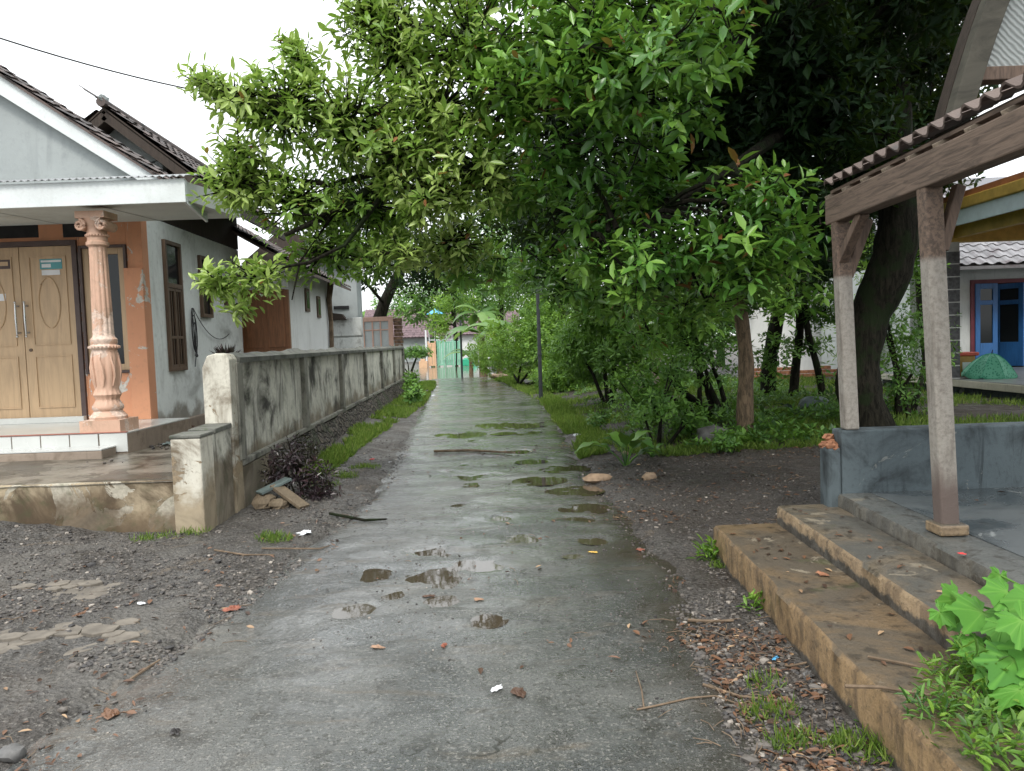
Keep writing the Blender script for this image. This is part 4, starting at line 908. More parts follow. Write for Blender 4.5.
mb = MB(); mb.box(xf-.09, xf-.001, Ye-.10, Ye+.05, .0, .74); mb.build('parapet_end', M['parapet'], PV, bevel=.02)
mb = MB(); 
for k in range(9): mb.blob((xf-.045+random.uniform(-.03, .03), Ye-.03+random.uniform(-.06, .06), .74+random.uniform(-.03, .05)), (.035, .035, .03), .3, 7, 4)
mb.build('broken_brick', M['brick'], PV)
def post(x, y, z0, z1, w_, lean=(0, 0)):
    m = MB(); m.prism([(x-w_/2, y-w_/2, z0), (x+w_/2, y-w_/2, z0), (x+w_/2, y+w_/2, z0), (x-w_/2, y+w_/2, z0)], (lean[0], lean[1], z1-z0))
    o = m.build('post', M['post'], PV, bevel=.012)
    return o
p1b = HP(947, 533, V([0, 0, .442]), V([0, 0, 1.])); Y1 = p1b[1]; p1t = D(929, 190, Y1); Y2 = 5.0; p2b = D(850, 437, Y2); p2t = D(840, 222, Y2)
wpost = .092
post(p1b[0], Y1, .44, 2.22, wpost, (p1t[0]-p1b[0], 0)); MB().box(p1b[0]-.075, p1b[0]+.075, Y1-.075, Y1+.075, .4425, .50).build('post_foot', M['step2'], PV, bevel=.012)
post(p2b[0], Y2, .852, 2.22, wpost, (p2t[0]-p2b[0], 0))
bz0, bz1 = 2.19, 2.36; xb0 = p1t[0]+.0; xb = lambda y: p1t[0]+(p2t[0]-p1t[0])*(y-Y1)/(Y2-Y1)
def braces(x, y):
    pass
braces(p1t[0]+.01, Y1); 
m = MB(); m.bar((p1t[0]+.055, Y1-.01, 1.88), (p1t[0]+.15, Y1, 2.2), .05, .055, (0, 1, 0)); m.build('brace', M['wood_old'], PV, bevel=.005)
m = MB(); m.bar((p2t[0]+.04, Y2-.01, 1.84), (p2t[0]+.17, Y2-.02, 2.2), .055, .06, (0, 1, 0)); m.build('brace', M['wood_old'], PV, bevel=.005)
m = MB(); m.bar((p2t[0]+.0, Y2-.03, 1.95), (p2t[0]+.0, Y2-.33, 2.2), .06, .06); m.build('brace', M['wood_old'], PV, bevel=.005)
MB().bar((xb(.6), .6, 2.275), (xb(5.12), 5.12, 2.275), .10, .17).build('beam', M['beam'], PV, bevel=.008)
sl_ = math.tan(R(25)); xe = lambda y: xb(y)+.05; Yr = 5.27; ez = 2.40
m = MB()
for k in range(17):
    y = .8+k*.28; m.bar((xe(y)-.02, y, ez-.018), (xe(y)+1.3, y, ez-.018+1.32*sl_), .05, .055)
m.build('rafter', wood('pale_rafter_ends', (.36, .29, .22), .5, .8, 3, (2, 14, 14)), PV, bevel=.003)
m = MB()
for k in range(5): xk = .0+k*.22; m.bar((xe(.6)+xk+.012, .6, ez+.03+xk*sl_), (xe(Yr)+xk+.012, Yr, ez+.03+xk*sl_), .03, .02)
m.bar((xe(.6)+.05, .6, ez-.005), (xe(Yr)+.05, Yr, ez-.005), .02, .06)
m.build('batten', M['beam'], PV)
vv = V([math.cos(R(25)), 0, math.sin(R(25))]); uu = nrm(V([xe(.6)-xe(Yr), .6-Yr, 0]))
mb = MB(); tiles(mb, V([xe(Yr)-.03, Yr, ez+.045]), uu, vv, 32, 5, .15, .26, .04); mb.build('roof_tiles', M['tile_pav'], PV)
# upper roof with its gable and curved bargeboard
yg = 4.9; ctrl = [D(948, 130, yg), D(956, 98, yg), D(966, 64, yg), D(976, 32, yg), D(987, 0, yg), D(1001, -35, yg), D(1023, -85, yg), D(1065, -170, yg)]
mb = MB(); vs = []; fs = []
for i, c_ in enumerate(ctrl):
    wd = .14+.004*i; vs += [c_, c_+V([wd*.85, 0, -.04]), c_+V([wd*.85, .09, -.04]), c_+V([0, .09, 0])]
for i in range(len(ctrl)-1):
    for j in range(4): q0 = i*4+j; q1 = i*4+(j+1) % 4; fs.append((q0, q1, q1+4, q0+4))
fs += [(3, 2, 1, 0), tuple(len(vs)-4+j for j in range(4))]
mb.add(vs, fs); mb.build('bargeboard', wood('mossy_grey_timber', (.085, .078, .06), .5, .85, 1.4, (2, 2, 5)), PV, bevel=.006)
tb = D(971, 83, yg+.1); mb = MB(); mb.box(tb[0]-.05, 7, yg+.05, yg+.16, tb[2], tb[2]+.085); mb.build('gable_trim', M['wood_old'], PV, bevel=.006)
mb = MB(); poly = [V([tb[0]-.02, yg+.1, tb[2]+.08])]+[c_+V([.1, .1, 0]) for c_ in ctrl[2:]]+[V([7, yg+.1, ctrl[-1][2]]), V([7, yg+.1, tb[2]+.08])]
mb.prism(poly, (0, .05, 0)); mb.build('gable_panel', M['panelgrey'], PV)
mb = MB()
for i in range(len(ctrl)-1):
    c0, c1 = ctrl[i]+V([0, .095, 0]), ctrl[i+1]+V([0, .095, 0]); mb.prism([c0, c1, c1+V([.05, 0, 0]), c0+V([.05, 0, 0])], (0, .12, 0))
mb.build('upper_roof', M['wood_dark'], PV)

# ================================================================= NEIGHBOUR HOUSE (right, blue door)
yn = 17.5; pzn = .52
nh = thing('house', (9.5, yn, 0), 'white house with blue double doors, mauve tiled roof and raised porch on the right', 'house')
def NR(a, b, c, d): return RECT(a, b, c, d, yn)
wxl = NR(910, 300, 920, 310)[0]; dr = NR(970, 279, 1052, 366)
mb = MB(); mb.box(wxl, dr[0], yn, yn+.2, 0, 3.0); mb.box(dr[0], dr[1], yn+.002, yn+.2, dr[3], 3.0); mb.box(dr[1], 17, yn, yn+.2, 0, 3.0); mb.box(wxl, wxl+.2, yn+.201, yn+5, 0, 3.0); mb.build('wall', M['bluewhite'], nh)
mb = MB(); t = .09; mb.box(dr[0], dr[0]+t, yn-.04, yn+.1, pzn, dr[3]); mb.box(dr[1]-t, dr[1], yn-.04, yn+.1, pzn, dr[3]); mb.box(dr[0]+t, dr[1]-t, yn-.04, yn+.1, dr[3]-t, dr[3]); mb.build('door_frame', M['redframe'], nh, bevel=.006)
def bdoor(xa, xb_, ya, yb_):
    u_ = V([xb_-xa, yb_-ya, 0]); L_ = np.linalg.norm(u_); u_ = u_/L_; nn2 = V([u_[1], -u_[0], 0]); z0, z1 = pzn+.02, dr[3]-t; P = V([xa, ya, 0])
    m = MB(); st_ = .11
    def bx(a, b, c, d): m.obox(P+u_*a+V([0, 0, c]), u_*(b-a), nn2*.045, (0, 0, d-c))
    bx(0, st_, z0, z1); bx(L_-st_, L_, z0, z1); bx(st_, L_-st_, z0, z0+.55); bx(st_, L_-st_, z1-.12, z1); bx(st_, L_-st_, z1-.48, z1-.38)
    o = m.build('door', M['bluedoor'], nh, bevel=.006)
    MB().obox(P+u_*st_-nn2*(-.01)+V([0, 0, z0+.55]), u_*(L_-2*st_), nn2*.01, (0, 0, z1-.12-z0-.55)).build('pane', M['glass'], o)
xm_ = NR(996, 300, 998, 310)[0]
bdoor(dr[0]+t, xm_, yn-.02, yn-.02); bdoor(NR(1012, 300, 1013, 310)[0], NR(1024, 300, 1025, 310)[0], yn-.02+.6, yn-.02)
MB().box(dr[0]-.5, dr[1]+.5, yn+1.5, yn+1.6, 0, 3).build('black_room_sheet', M['black'], nh)  # black sheet painting in the unlit interior behind the doors
sxl = D(955, 378, 14.2)[0]; mb = MB(); mb.box(sxl, 17, 8.5, yn, .38, pzn-.012); mb.build('porch_slab', M['cream'], nh, bevel=.01)
MB().box(sxl+.02, 17, 8.52, yn, pzn-.011, pzn).build('porch_floor', M['greyslab'], nh)
MB().box(sxl+.25, 17, 8.7, yn, -.1, .379).build('porch_base', M['parapet'], nh)
ze = D(960, 266, 16.6)[2]; xl_ = D(906, 266, 16.6)[0]; mb = MB()
tiles(mb, (xl_, 16.6, ze), (1, 0, 0), (0, 3, 2.1), 36, 14, .27, .34, .045); mb.prism([(xl_, 16.6, ze-.02), (xl_, 20.3, ze+2.55), (xl_, 20.3, ze+2.5), (xl_, 16.6, ze-.08)], (9.5, 0, 0)); mb.prism([(xl_, 20.3, ze+2.55), (xl_, 24, ze), (xl_, 24, ze-.05), (xl_, 20.3, ze+2.5)], (9.5, 0, 0)); mb.build('roof', M['tile_blue'], nh)
# canopy with yellow beam and pale blue fascia on a stone clad pillar
fz = D(1024, 208, 11.9)[2]; fX = D(1024, 208, 11.9)[0]
mb = MB(); mb.box(fX, fX+.04, 8, 14.6, fz, fz+.26); mb.build('canopy_fascia', M['bluefascia'], nh, bevel=.004)
mb = MB(); mb.box(fX-.05, fX+.10, 7.9, 14.7, fz+.261, fz+.45); mb.build('canopy_gutter', M['yellow'], nh, bevel=.02)
mb = MB(); mb.box(fX-.02, 17, 8, 14.8, fz+.451, fz+.55); mb.build('canopy_roof', M['orangep'], nh)
mb = MB(); mb.box(fX+.06, 17, 14.3, 14.5, fz-.22, fz+.25); mb.box(fX+.30, fX+.45, 8.2, 14.29, fz-.15, fz+.2); mb.build('canopy_beam', M['yellow'], nh, bevel=.01)
mb = MB(); mb.box(fX+.46, 17, 8.2, 14.29, fz+.05, fz+.1); mb.build('canopy_ceiling', M['orangep'], nh)
q = RECT(945, 240, 957, 350, 14.4); pm = MB(); pm.box(q[0]+.006, q[1]-.006, 14.306, 14.494, pzn, fz-.22); P_ = pm.build('pillar', M['mortar'], nh)
mb = MB(); k = 0; z = pzn+.02
while z+.24 < fz-.2: mb.box(q[0], q[1], 14.30, 14.50, z, z+.215); z += .235
mb.build('cladding', M['stonepillar'], P_, bevel=.006)
# lidded box and umbrella on the porch
c = D(962, 371, 14.9); B = thing('box', (c[0], 14.9, pzn), 'ochre box with a red lid standing by the stone clad pillar', 'box')
MB().box(c[0]-.19, c[0]+.17, 14.75, 15.05, pzn+.001, pzn+.40).build('body', M['ochrebox'], B, bevel=.015); MB().box(c[0]-.24, c[0]+.22, 14.70, 15.10, pzn+.401, pzn+.47).build('lid', M['redplastic'], B, bevel=.02); MB().box(c[0]-.08, c[0]+.08, 14.744, 14.749, pzn+.12, pzn+.28).build('label_patch', M['whitepl'], B)
c = D(989, 375, 14.2); U = thing('umbrella', (c[0], 14.2, pzn), 'open green patterned umbrella lying on the porch floor by the blue doors', 'umbrella')
m = MB(); n_ = 8; rings = 7; R_ = .46; vs = []; fs = []
tilt = R(12)
def umb(rr_, t): 
    z = .40*(1-(rr_/R_)**1.9)-.05*(rr_/R_)*abs(math.sin(n_*t/2)); sc_ = rr_*(1-.055*(rr_/R_)*abs(math.sin(n_*t/2))); x, y = sc_*math.cos(t), sc_*math.sin(t)
    return (c[0]+x, 14.2+y*math.cos(tilt)-z*math.sin(tilt), pzn+.06+z*math.cos(tilt)+y*math.sin(tilt)*.5)
seg = 48; RB = MB()
for k in range(8): RB.tube([V(umb(R_*q/6, math.pi*2*k/8))+V([0, 0, .004]) for q in range(7)], .004, 5)
RB.build('rib', M['greendeep'], U)
vs = [umb(0, 0)]
for i in range(1, rings+1):
    for k in range(seg): vs.append(umb(R_*i/rings, 2*math.pi*k/seg))
fs = [(0, 1+k, 1+(k+1) % seg) for k in range(seg)]+[(1+(i-1)*seg+k, 1+i*seg+k, 1+i*seg+(k+1) % seg, 1+(i-1)*seg+(k+1) % seg) for i in range(1, rings) for k in range(seg)]
m.add(vs, fs); cn = m.build('canopy', M['greenfab'], U, True); sm_ = cn.modifiers.new('thick', 'SOLIDIFY'); sm_.thickness = .004
tp_ = V(umb(0, 0)); MB().tube([tp_+V([0, -.02, .07]), tp_], [.006, .01], 8).build('tip', M['cable'], U)
MB().tube([tp_, tp_+V([0.05, .35, -.36])], .008, 8).build('shaft', M['steel'], U)
# white wall and low brick wall behind the trees
a = D(745, 345, 23); b = D(900, 345, 23); wt = thing('house', ((a[0]+b[0])/2, 23, 0), 'white house wall seen between the small tree trunks', 'house')
MB().box(a[0], b[0]+.5, 23, 23.3, 0, 3.2).build('wall', M['whitewall'], wt); MB().box(a[0]-.5, b[0]+1, 22.6, 26, 3.2, 3.4).build('eave', M['wood_dark'], wt)
MB().prism([(a[0]-.5, 22.6, 3.4), (a[0]-.5, 26, 3.4), (a[0]-.5, 24.5, 5)], (b[0]-a[0]+1.5, 0, 0)).build('roof', M['tile_left'], wt)
a = D(740, 380, 21); b = D(842, 380, 21); mb = MB()
for k in range(int((b[0]-a[0])/.25)):
    for j in range(5):
        if j < 4 or random.random() < .5: mb.box(a[0]+k*.25+(.12 if j % 2 else 0), a[0]+k*.25+.235+(.12 if j % 2 else 0), 21+random.uniform(-.01, .01), 21.13, .05+j*.10, .05+j*.10+.088)
tag(mb.build('brick_wall', M['brick'], bevel=.006, origin=(a[0], 21, .05)), 'low rough red brick wall below the white wall behind the trees', 'wall')
a = D(628, 380, 17.5); mb = MB(); mb.box(a[0], D(660, 380, 17.5)[0], 17.5, 17.7, 0, D(640, 362, 17.5)[2]); mb.box(a[0]-.05, D(660, 380, 17.5)[0]+.05, 17.45, 17.75, D(640, 362, 17.5)[2]+.001, D(640, 362, 17.5)[2]+.08); tag(mb.build('low_wall', simple('pinkish_plaster', (.62, .48, .42), .8), bevel=.01, origin=(a[0], 17.5, 0)), 'bit of pinkish low wall glimpsed through the shrubs', 'wall')

# ================================================================= TREES
def B(px, py, Y, r, n, tone=0.): return (D(px, py, Y), r, n, tone)
gz = lambda x, y: float(hground(x, y))
# the big overhanging tree on the right
tb = G(874, 441, .1); tY = tb[1]
tk = [(*D(876, 452, tY)[:2], gz(tb[0], tY)-.1, .36)]+[(*D(px, py, tY+dy), r) for px, py, dy, r in ((866, 420, 0, .29), (858, 380, 0, .25), (866, 325, 0, .24), (890, 270, -.1, .26), (899, 215, -.2, .23), (895, 150, -.2, .20), (890, 70, -.1, .17), (850, -20, 0, .2), (820, -120, 0, .16))]
JL = V(D(872, 100, tY-.15))
def resamp(P, m=6):
    return [V(P[i])*(1-j/m)+V(P[i+1])*(j/m) for i in range(len(P)-1) for j in range(m)]+[V(P[-1])]
SK = [[JL, D(700, 20, 8.5), D(560, 60, 7.8), D(470, 120, 7.5), D(405, 165, 7.3), D(330, 215, 7.1), D(285, 235, 6.9)], [JL, D(800, 120, 8.5), D(730, 170, 7.2), D(650, 215, 6.6), D(600, 235, 6.6)], [D(560, 60, 7.8), D(480, 40, 7.2), D(390, 20, 7.2)], [D(700, 20, 8.5), D(640, -20, 7.2), D(580, 40, 6.4), D(540, 60, 6.3)], [JL, D(780, 30, 8), D(700, 60, 6.3), D(650, 60, 5.8)]]
SKP = [q_ for s_ in SK for q_ in resamp(s_)]
bl = []
for a in [(560, 40, 6.2, (.75, .7, .5), 60, .12), (620, 75, 6.0, (.65, .6, .4), 55, .05), (520, 95, 6.6, (.6, .6, .45), 55, .25), (690, 40, 5.4, (.5, .5, .35), 34, 0), (600, 10, 6.4, (.8, .7, .5), 60, .05),
          (690, 105, 5.6, (.35, .4, .22), 16, -.1), (590, 150, 6.6, (.7, .6, .4), 40, -.2), (655, 190, 6.8, (.6, .6, .4), 30, -.25),
          (760, 185, 6.0, (.42, .45, .20), 22, 0), (800, 225, 6.2, (.35, .4, .22), 16, -.1), (725, 235, 6.0, (.50, .5, .22), 26, .05), (745, 275, 6.1, (.32, .4, .14), 14, .05), (660, 250, 6.3, (.5, .5, .25), 26, 0), (590, 215, 7.0, (.5, .5, .3), 24, -.05), (515, 190, 7.4, (.5, .5, .3), 30, .05),
          (640, 285, 6.4, (.32, .35, .13), 12, .1), (705, 300, 6.6, (.3, .35, .12), 10, .05), (620, 300, 8.2, (.45, .4, .22), 22, .15), (690, 315, 8.6, (.5, .4, .2), 24, .15), (650, 335, 8.8, (.35, .4, .2), 14, .1), (790, 300, 8.4, (.35, .4, .18), 14, .1), (785, 262, 6.3, (.28, .3, .12), 10, .1), (600, 255, 6.8, (.35, .4, .2), 16, .05), (560, 285, 8, (.4, .4, .2), 18, 0), (480, 265, 8, (.45, .5, .22), 24, .1), (640, -60, 6.5, (1.4, 1.2, .7), 90, .0), (760, -70, 7., (1.5, 1.3, .8), 70, -.1), (540, -90, 7.5, (1.4, 1.3, .8), 80, 0), (540, 260, 8.5, (.5, .6, .3), 24, -.1)]: bl.append(B(*a))
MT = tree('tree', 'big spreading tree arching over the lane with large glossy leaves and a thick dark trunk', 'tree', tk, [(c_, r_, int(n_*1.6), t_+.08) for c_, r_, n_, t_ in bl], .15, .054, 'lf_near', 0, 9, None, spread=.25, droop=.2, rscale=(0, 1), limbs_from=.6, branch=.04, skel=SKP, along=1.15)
DK = [(730, 60, 9.0, (1.2, 1.0, 1.0), 330), (800, 20, 9.0, (1.2, 1.0, .9), 300), (880, 0, 8.6, (1.1, 1.0, .7), 240), (770, 150, 8.3, (.75, .6, .5), 130), (830, 130, 8.2, (.7, .6, .5), 120), (800, 70, 7.9, (.7, .6, .5), 120), (850, 70, 8.2, (.6, .6, .6), 100), (870, 180, 9.2, (.5, .4, .5), 60), (780, 20, 7.5, (.6, .6, .4), 90), (720, 140, 9.2, (1.0, 1.0, .7), 260), (800, 110, 9.6, (1.0, .9, .8), 210), (640, 90, 9.2, (1.1, 1.0, .9), 260), (560, 130, 9.4, (1.0, 1., .8), 200), (640, 200, 9.6, (1.0, .9, .6), 200), (560, 215, 10, (.8, .8, .5), 130), (945, -30, 7.8, (.9, .9, .6), 150), (930, 60, 9.6, (.8, .8, .6), 150), (760, 210, 9.6, (.7, .8, .4), 110), (870, 170, 9.8, (.7, .7, .4), 110), (820, 235, 9.6, (.45, .5, .35), 50)]
bd = [B(*a, -.1) for a in DK]+[(V(c_), r_, n_, -.1) for c_, r_, n_ in (((2.5, 6.5, 6.6), (2.4, 2.2, .8), 420), ((5.0, 7.5, 6.8), (2.4, 2.4, .9), 420), ((3.5, 3.2, 6.3), (2.4, 2., .8), 360), ((6.5, 4, 6.8), (2.2, 2., .8), 260), ((1.0, 9.5, 7.2), (2.2, 2.2, .9), 300), ((4., 11, 7.6), (2.8, 2.4, 1.), 360), ((7.5, 9.5, 7.), (2.4, 2.4, 1.), 260))]  # fixed-position masses hang out of view, added to shade the right side
O = []; A = []; U = []; LL = []; WW = []; RN = []; mb = MB()
for c_, r_, nr, tone in bd:
    c_ = V(c_, float); r_ = V(r_, float); q, d_, qq = inblob(c_, r_, nr, .5); s0 = min(SKP+[V(tk[k_][:3]) for k_ in (6, 7, 8)], key=lambda q_: np.linalg.norm(q_-c_)); mid = (s0+c_)/2+V([0, 0, .15]); mb.tube([s0, mid, c_], [.05, .035, .02], 6)
    for _ in range(4): mb.tube([c_, c_+V(nrm(rng.normal(size=3)))*r_*.8], [.03, .01], 4, False)
    o, a_, u_, l_, w_ = rosettes(q, d_*.5+V([0, 0, .5])+rng.normal(0, .35, d_.shape), 8, .17, .07, .25, .25); O.append(o); A.append(a_); U.append(u_); LL.append(l_); WW.append(w_); RN.append(np.clip(np.repeat(rng.random(nr)*.5+.2*qq, 8)+rng.random(nr*8)*.25+tone, 0, .97))
mb.build('limb', M['bark'], MT, True)
leaves('inner_and_shading_crown', np.concatenate(O), np.concatenate(A), np.concatenate(U), np.concatenate(LL), np.concatenate(WW), M['lf_dark'], MT, 1, np.concatenate(RN))
# fresh green limb reaching left over the lane (same tree: its crown continues)
tk2 = [(*D(452, 396, 15)[:2], 0, .2), (*D(450, 300, 15.), .17)]
bl = []
for a in [(285, 110, 7.0, (.55, .5, .42), 50, .15), (235, 95, 6.9, (.33, .4, .2), 22, .3), (205, 80, 6.9, (.22, .3, .10), 10, .35), (300, 60, 7.0, (.22, .3, .25), 12, .2), (285, 45, 7, (.10, .2, .12), 5, .3), (350, 125, 7.1, (.6, .6, .45), 60, .1),
          (240, 180, 7.0, (.42, .4, .28), 34, .2), (300, 200, 7.2, (.55, .5, .35), 40, 0), (370, 205, 7.4, (.6, .6, .45), 50, -.1), (220, 280, 6.9, (.24, .3, .15), 13, .3), (258, 272, 6.8, (.28, .3, .18), 14, .25), (235, 305, 6.85, (.16, .2, .08), 5, .2), (330, 250, 7.4, (.45, .5, .3), 26, -.25), (240, 150, 6.9, (.3, .3, .2), 14, .2),
          (400, 50, 7.2, (.55, .6, .6), 60, .15), (370, 15, 7.3, (.42, .5, .4), 40, .15), (440, 110, 7.0, (.55, .6, .45), 55, .2), (400, 150, 7., (.5, .5, .4), 46, .1), (470, 40, 6.8, (.6, .6, .5), 55, .05), (430, 190, 7.0, (.45, .5, .35), 44, .3), (480, 165, 6.9, (.5, .5, .4), 40, .1), (400, 250, 7.2, (.3, .4, .15), 16, .35), (455, 240, 7.6, (.45, .5, .3), 34, .2),
          (420, -50, 7.2, (.9, .9, .6), 70, 0), (380, 260, 9, (.5, .5, .3), 20, -.2)]: bl.append(B(*a))
# limb path from the main trunk
c0 = JL;  cpt = [c0, D(700, 20, 8.5), D(560, 60, 7.8), D(470, 120, 7.5), D(405, 165, 7.3), D(330, 215, 7.1), D(285, 235, 6.9)]
O = []; A = []; U = []; LL = []; WW = []; RN = []; mb = MB(); mb.tube([JL, D(780, 30, 8), D(700, 60, 6.3), D(650, 60, 5.8)], [.09, .06, .035, .015], 6); mb.tube([D(700, 20, 8.5), D(640, -20, 7.2), D(580, 40, 6.4), D(540, 60, 6.3)], [.07, .05, .03, .012], 6); mb.tube(cpt, [.11, .09, .07, .055, .045, .03, .018], 8)
mb.tube([D(470, 120, 7.5), D(360, 110, 7.2), D(290, 100, 7.0), D(225, 88, 6.9)], [.06, .04, .025, .012], 6); mb.tube([D(405, 165, 7.3), D(330, 185, 7.1), D(250, 172, 7.0)], [.04, .025, .012], 6); mb.tube([D(405, 165, 7.3), D(345, 245, 7.0), D(310, 262, 6.9), D(230, 278, 6.85)], [.035, .02, .015, .007], 6)
mb.tube([D(335, 212, 7.1), D(300, 262, 6.9), D(292, 300, 6.9)], [.02, .012, .006], 5); mb.tube([D(360, 205, 7.15), D(320, 215, 7.0), D(262, 213, 6.9)], [.02, .014, .007], 5); mb.tube([D(560, 60, 7.8), D(480, 40, 7.2), D(390, 20, 7.2)], [.06, .045, .02], 6)
mb.tube([c0, D(800, 120, 8.5), D(730, 170, 7.2), D(650, 215, 6.6)], [.12, .08, .05, .025], 6); mb.tube([D(730, 170, 7.2), D(760, 185, 6.2), D(800, 215, 6.2)], [.04, .025, .01], 6)
for c_, r_, nr, tone in bl:
    nr = int(nr*2.1)
    c_ = V(c_); r_ = V(r_); q, d_, qq = inblob(c_, r_, nr, .45)
    for x_ in q[::1]:
        m_ = c_+(x_-c_)*.15; mb.tube([m_, (m_+x_)/2+V([0, 0, -.03]), x_], [.012, .008, .004], 3, False)
    o, a_, u_, l_, w_ = rosettes(q, d_*.6+V([0, 0, .5])+V([-.25, 0, 0])+rng.normal(0, .3, d_.shape), 10, .125, .042, .30, .3, along=1.2)
    O.append(o); A.append(a_); U.append(u_); LL.append(l_); WW.append(w_)
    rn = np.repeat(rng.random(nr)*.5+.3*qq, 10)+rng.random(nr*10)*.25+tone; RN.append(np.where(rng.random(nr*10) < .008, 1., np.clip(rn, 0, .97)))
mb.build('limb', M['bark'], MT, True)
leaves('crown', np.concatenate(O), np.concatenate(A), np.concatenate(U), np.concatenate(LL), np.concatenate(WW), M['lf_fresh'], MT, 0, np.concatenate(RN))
# deep inner canopy behind, its shade painted by dark leaf colour
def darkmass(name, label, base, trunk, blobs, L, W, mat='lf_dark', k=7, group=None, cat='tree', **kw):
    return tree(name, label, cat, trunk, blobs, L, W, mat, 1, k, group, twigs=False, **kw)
b0 = D(768, 405, 15); 
tr2 = [(b0[0], 15, gz(b0[0], 15)-.05, .17), (*D(769, 370, 15), .14), (*D(775, 330, 15), .13), (*D(790, 250, 15), .12), (*D(800, 100, 14.5), .10), (*D(800, -50, 14), .08)]
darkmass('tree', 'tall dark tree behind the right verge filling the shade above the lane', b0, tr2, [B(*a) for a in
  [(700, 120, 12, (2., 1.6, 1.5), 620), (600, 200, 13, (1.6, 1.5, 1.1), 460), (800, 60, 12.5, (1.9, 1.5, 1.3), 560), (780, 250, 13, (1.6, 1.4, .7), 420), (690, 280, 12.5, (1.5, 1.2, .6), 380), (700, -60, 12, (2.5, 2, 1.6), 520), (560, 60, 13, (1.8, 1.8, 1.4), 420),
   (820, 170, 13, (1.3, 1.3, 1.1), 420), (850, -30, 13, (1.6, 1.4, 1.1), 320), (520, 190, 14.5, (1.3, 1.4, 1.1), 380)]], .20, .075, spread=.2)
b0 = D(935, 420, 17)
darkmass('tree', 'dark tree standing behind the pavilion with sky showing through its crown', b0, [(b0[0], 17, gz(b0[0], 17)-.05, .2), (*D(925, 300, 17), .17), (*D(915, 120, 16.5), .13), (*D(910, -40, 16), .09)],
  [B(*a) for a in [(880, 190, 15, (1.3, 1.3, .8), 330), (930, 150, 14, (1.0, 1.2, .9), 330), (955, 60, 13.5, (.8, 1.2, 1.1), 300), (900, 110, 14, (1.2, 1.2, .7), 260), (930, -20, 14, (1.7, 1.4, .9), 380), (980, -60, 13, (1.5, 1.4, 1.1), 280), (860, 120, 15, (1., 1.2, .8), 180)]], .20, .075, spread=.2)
# hanging twig with leaves by the canopy (right tree outside the pavilion)
b0 = D(990, 400, 9.2)
# sapling with bare upright trunk
b1 = G(745, 440, .1)
tree('sapling', 'slim sapling with a light brown upright trunk on the right verge', 'tree', [(b1[0], b1[1], gz(b1[0], b1[1])-.08, .125), (*D(745, 405, b1[1]), .105), (*D(746, 360, b1[1]), .095), (*D(741, 315, b1[1]), .09), (*D(735, 270, b1[1]), .07), (*D(725, 200, b1[1]), .04)],
  [B(700, 265, 9.6, (.8, .7, .35), 60), B(770, 285, 9.8, (.6, .6, .35), 45), B(745, 300, 10.2, (.7, .5, .25), 30, .1), B(650, 300, 10, (.5, .5, .3), 30)], .14, .055, 'lf_near', 1, 8, barkm='bark2', branch=.03)
# thin saplings further back
GS = 'slender trees behind the right verge'
for (px, py, Y, tx, lab, r_) in ((793, 408, 14.5, 800, 'slender leaning tree with a dark thin trunk in front of the white wall', .10), (824, 410, 14.2, 806, 'slender dark tree leaning left next to the pavilion corner post', .08), (700, 405, 13.5, 696, 'slender pale stemmed tree among the dark shrubs', .05)):
    b = D(px, py, Y)
    tree('slender_tree', lab, 'tree', [(b[0], Y, gz(b[0], Y)-.05, r_), (*D((px*2+tx)/3, 370, Y), r_*.8), (*D(tx, 320, Y), r_*.7), (*D(tx-4, 240, Y), r_*.5)], [B(tx-10, 285, Y, (.9, .9, .45), 130), B(tx+20, 310, Y, (.6, .6, .3), 70), B(tx, 345, Y+.3, (.7, .5, .25), 34)], .14, .055, 'lf_mid', 1, 7, GS, branch=.02, twigs=False)
# multi stemmed shrubs and bushes 
def bush(name, label, cat, px, pyb, Y, blobs, L, W, mat, k=7, stems=4, group=None, sw=.05, det=1):
    b = D(px, pyb, Y); z = gz(b[0], Y); t = thing(name, (b[0], Y, z), label, cat, group); m = MB()
    for j in range(stems):
        c_ = V(random.choice(blobs)[0]); s = V([b[0]+random.uniform(-.12, .12), Y+random.uniform(-.1, .1), z-.06]); mid = (s+c_)/2+V([random.uniform(-.1, .1), 0, .05]); m.tube([s, mid, c_+V([random.uniform(-.2, .2), 0, .1])], [sw, sw*.7, sw*.35], 6)
    m.build('stem', M['bark'], t, True); O = []; A = []; U = []; LL = []; WW = []; RN = []
    for c_, r_, nr, tone in blobs:
        q, d_, qq = inblob(c_, V(r_)*np.ones(3), nr, .5); q[:, 2] = np.maximum(q[:, 2], hground(q[:, 0], q[:, 1])+.04)
        o, a_, u_, l_, w_ = rosettes(q, d_*.6+V([0, 0, .5])+rng.normal(0, .35, d_.shape), k, L, W, .25, .3); O.append(o); A.append(a_); U.append(u_); LL.append(l_); WW.append(w_)
        RN.append(np.clip(np.repeat(rng.random(nr)*.45+.3*qq, k)+rng.random(nr*k)*.25+tone, 0, .97))
    leaves('foliage', np.concatenate(O), np.concatenate(A), np.concatenate(U), np.concatenate(LL), np.concatenate(WW), M[mat], t, det, np.concatenate(RN))
    return t
bush('shrub', 'dark many stemmed shrub left of the sapling on the right verge', 'shrub', 722, 425, 11.6, [B(660, 375, 11.2, (.55, .5, .38), 110, .05), B(700, 355, 11.8, (.65, .6, .45), 130, .1), B(680, 325, 12, (.7, .6, .4), 130, .1), B(640, 392, 10.8, (.28, .3, .22), 36, -.1), B(715, 412, 11.3, (.25, .3, .12), 16, .1), B(770, 360, 12.2, (.5, .5, .45), 50)], .12, .05, 'lf_mid', stems=8)
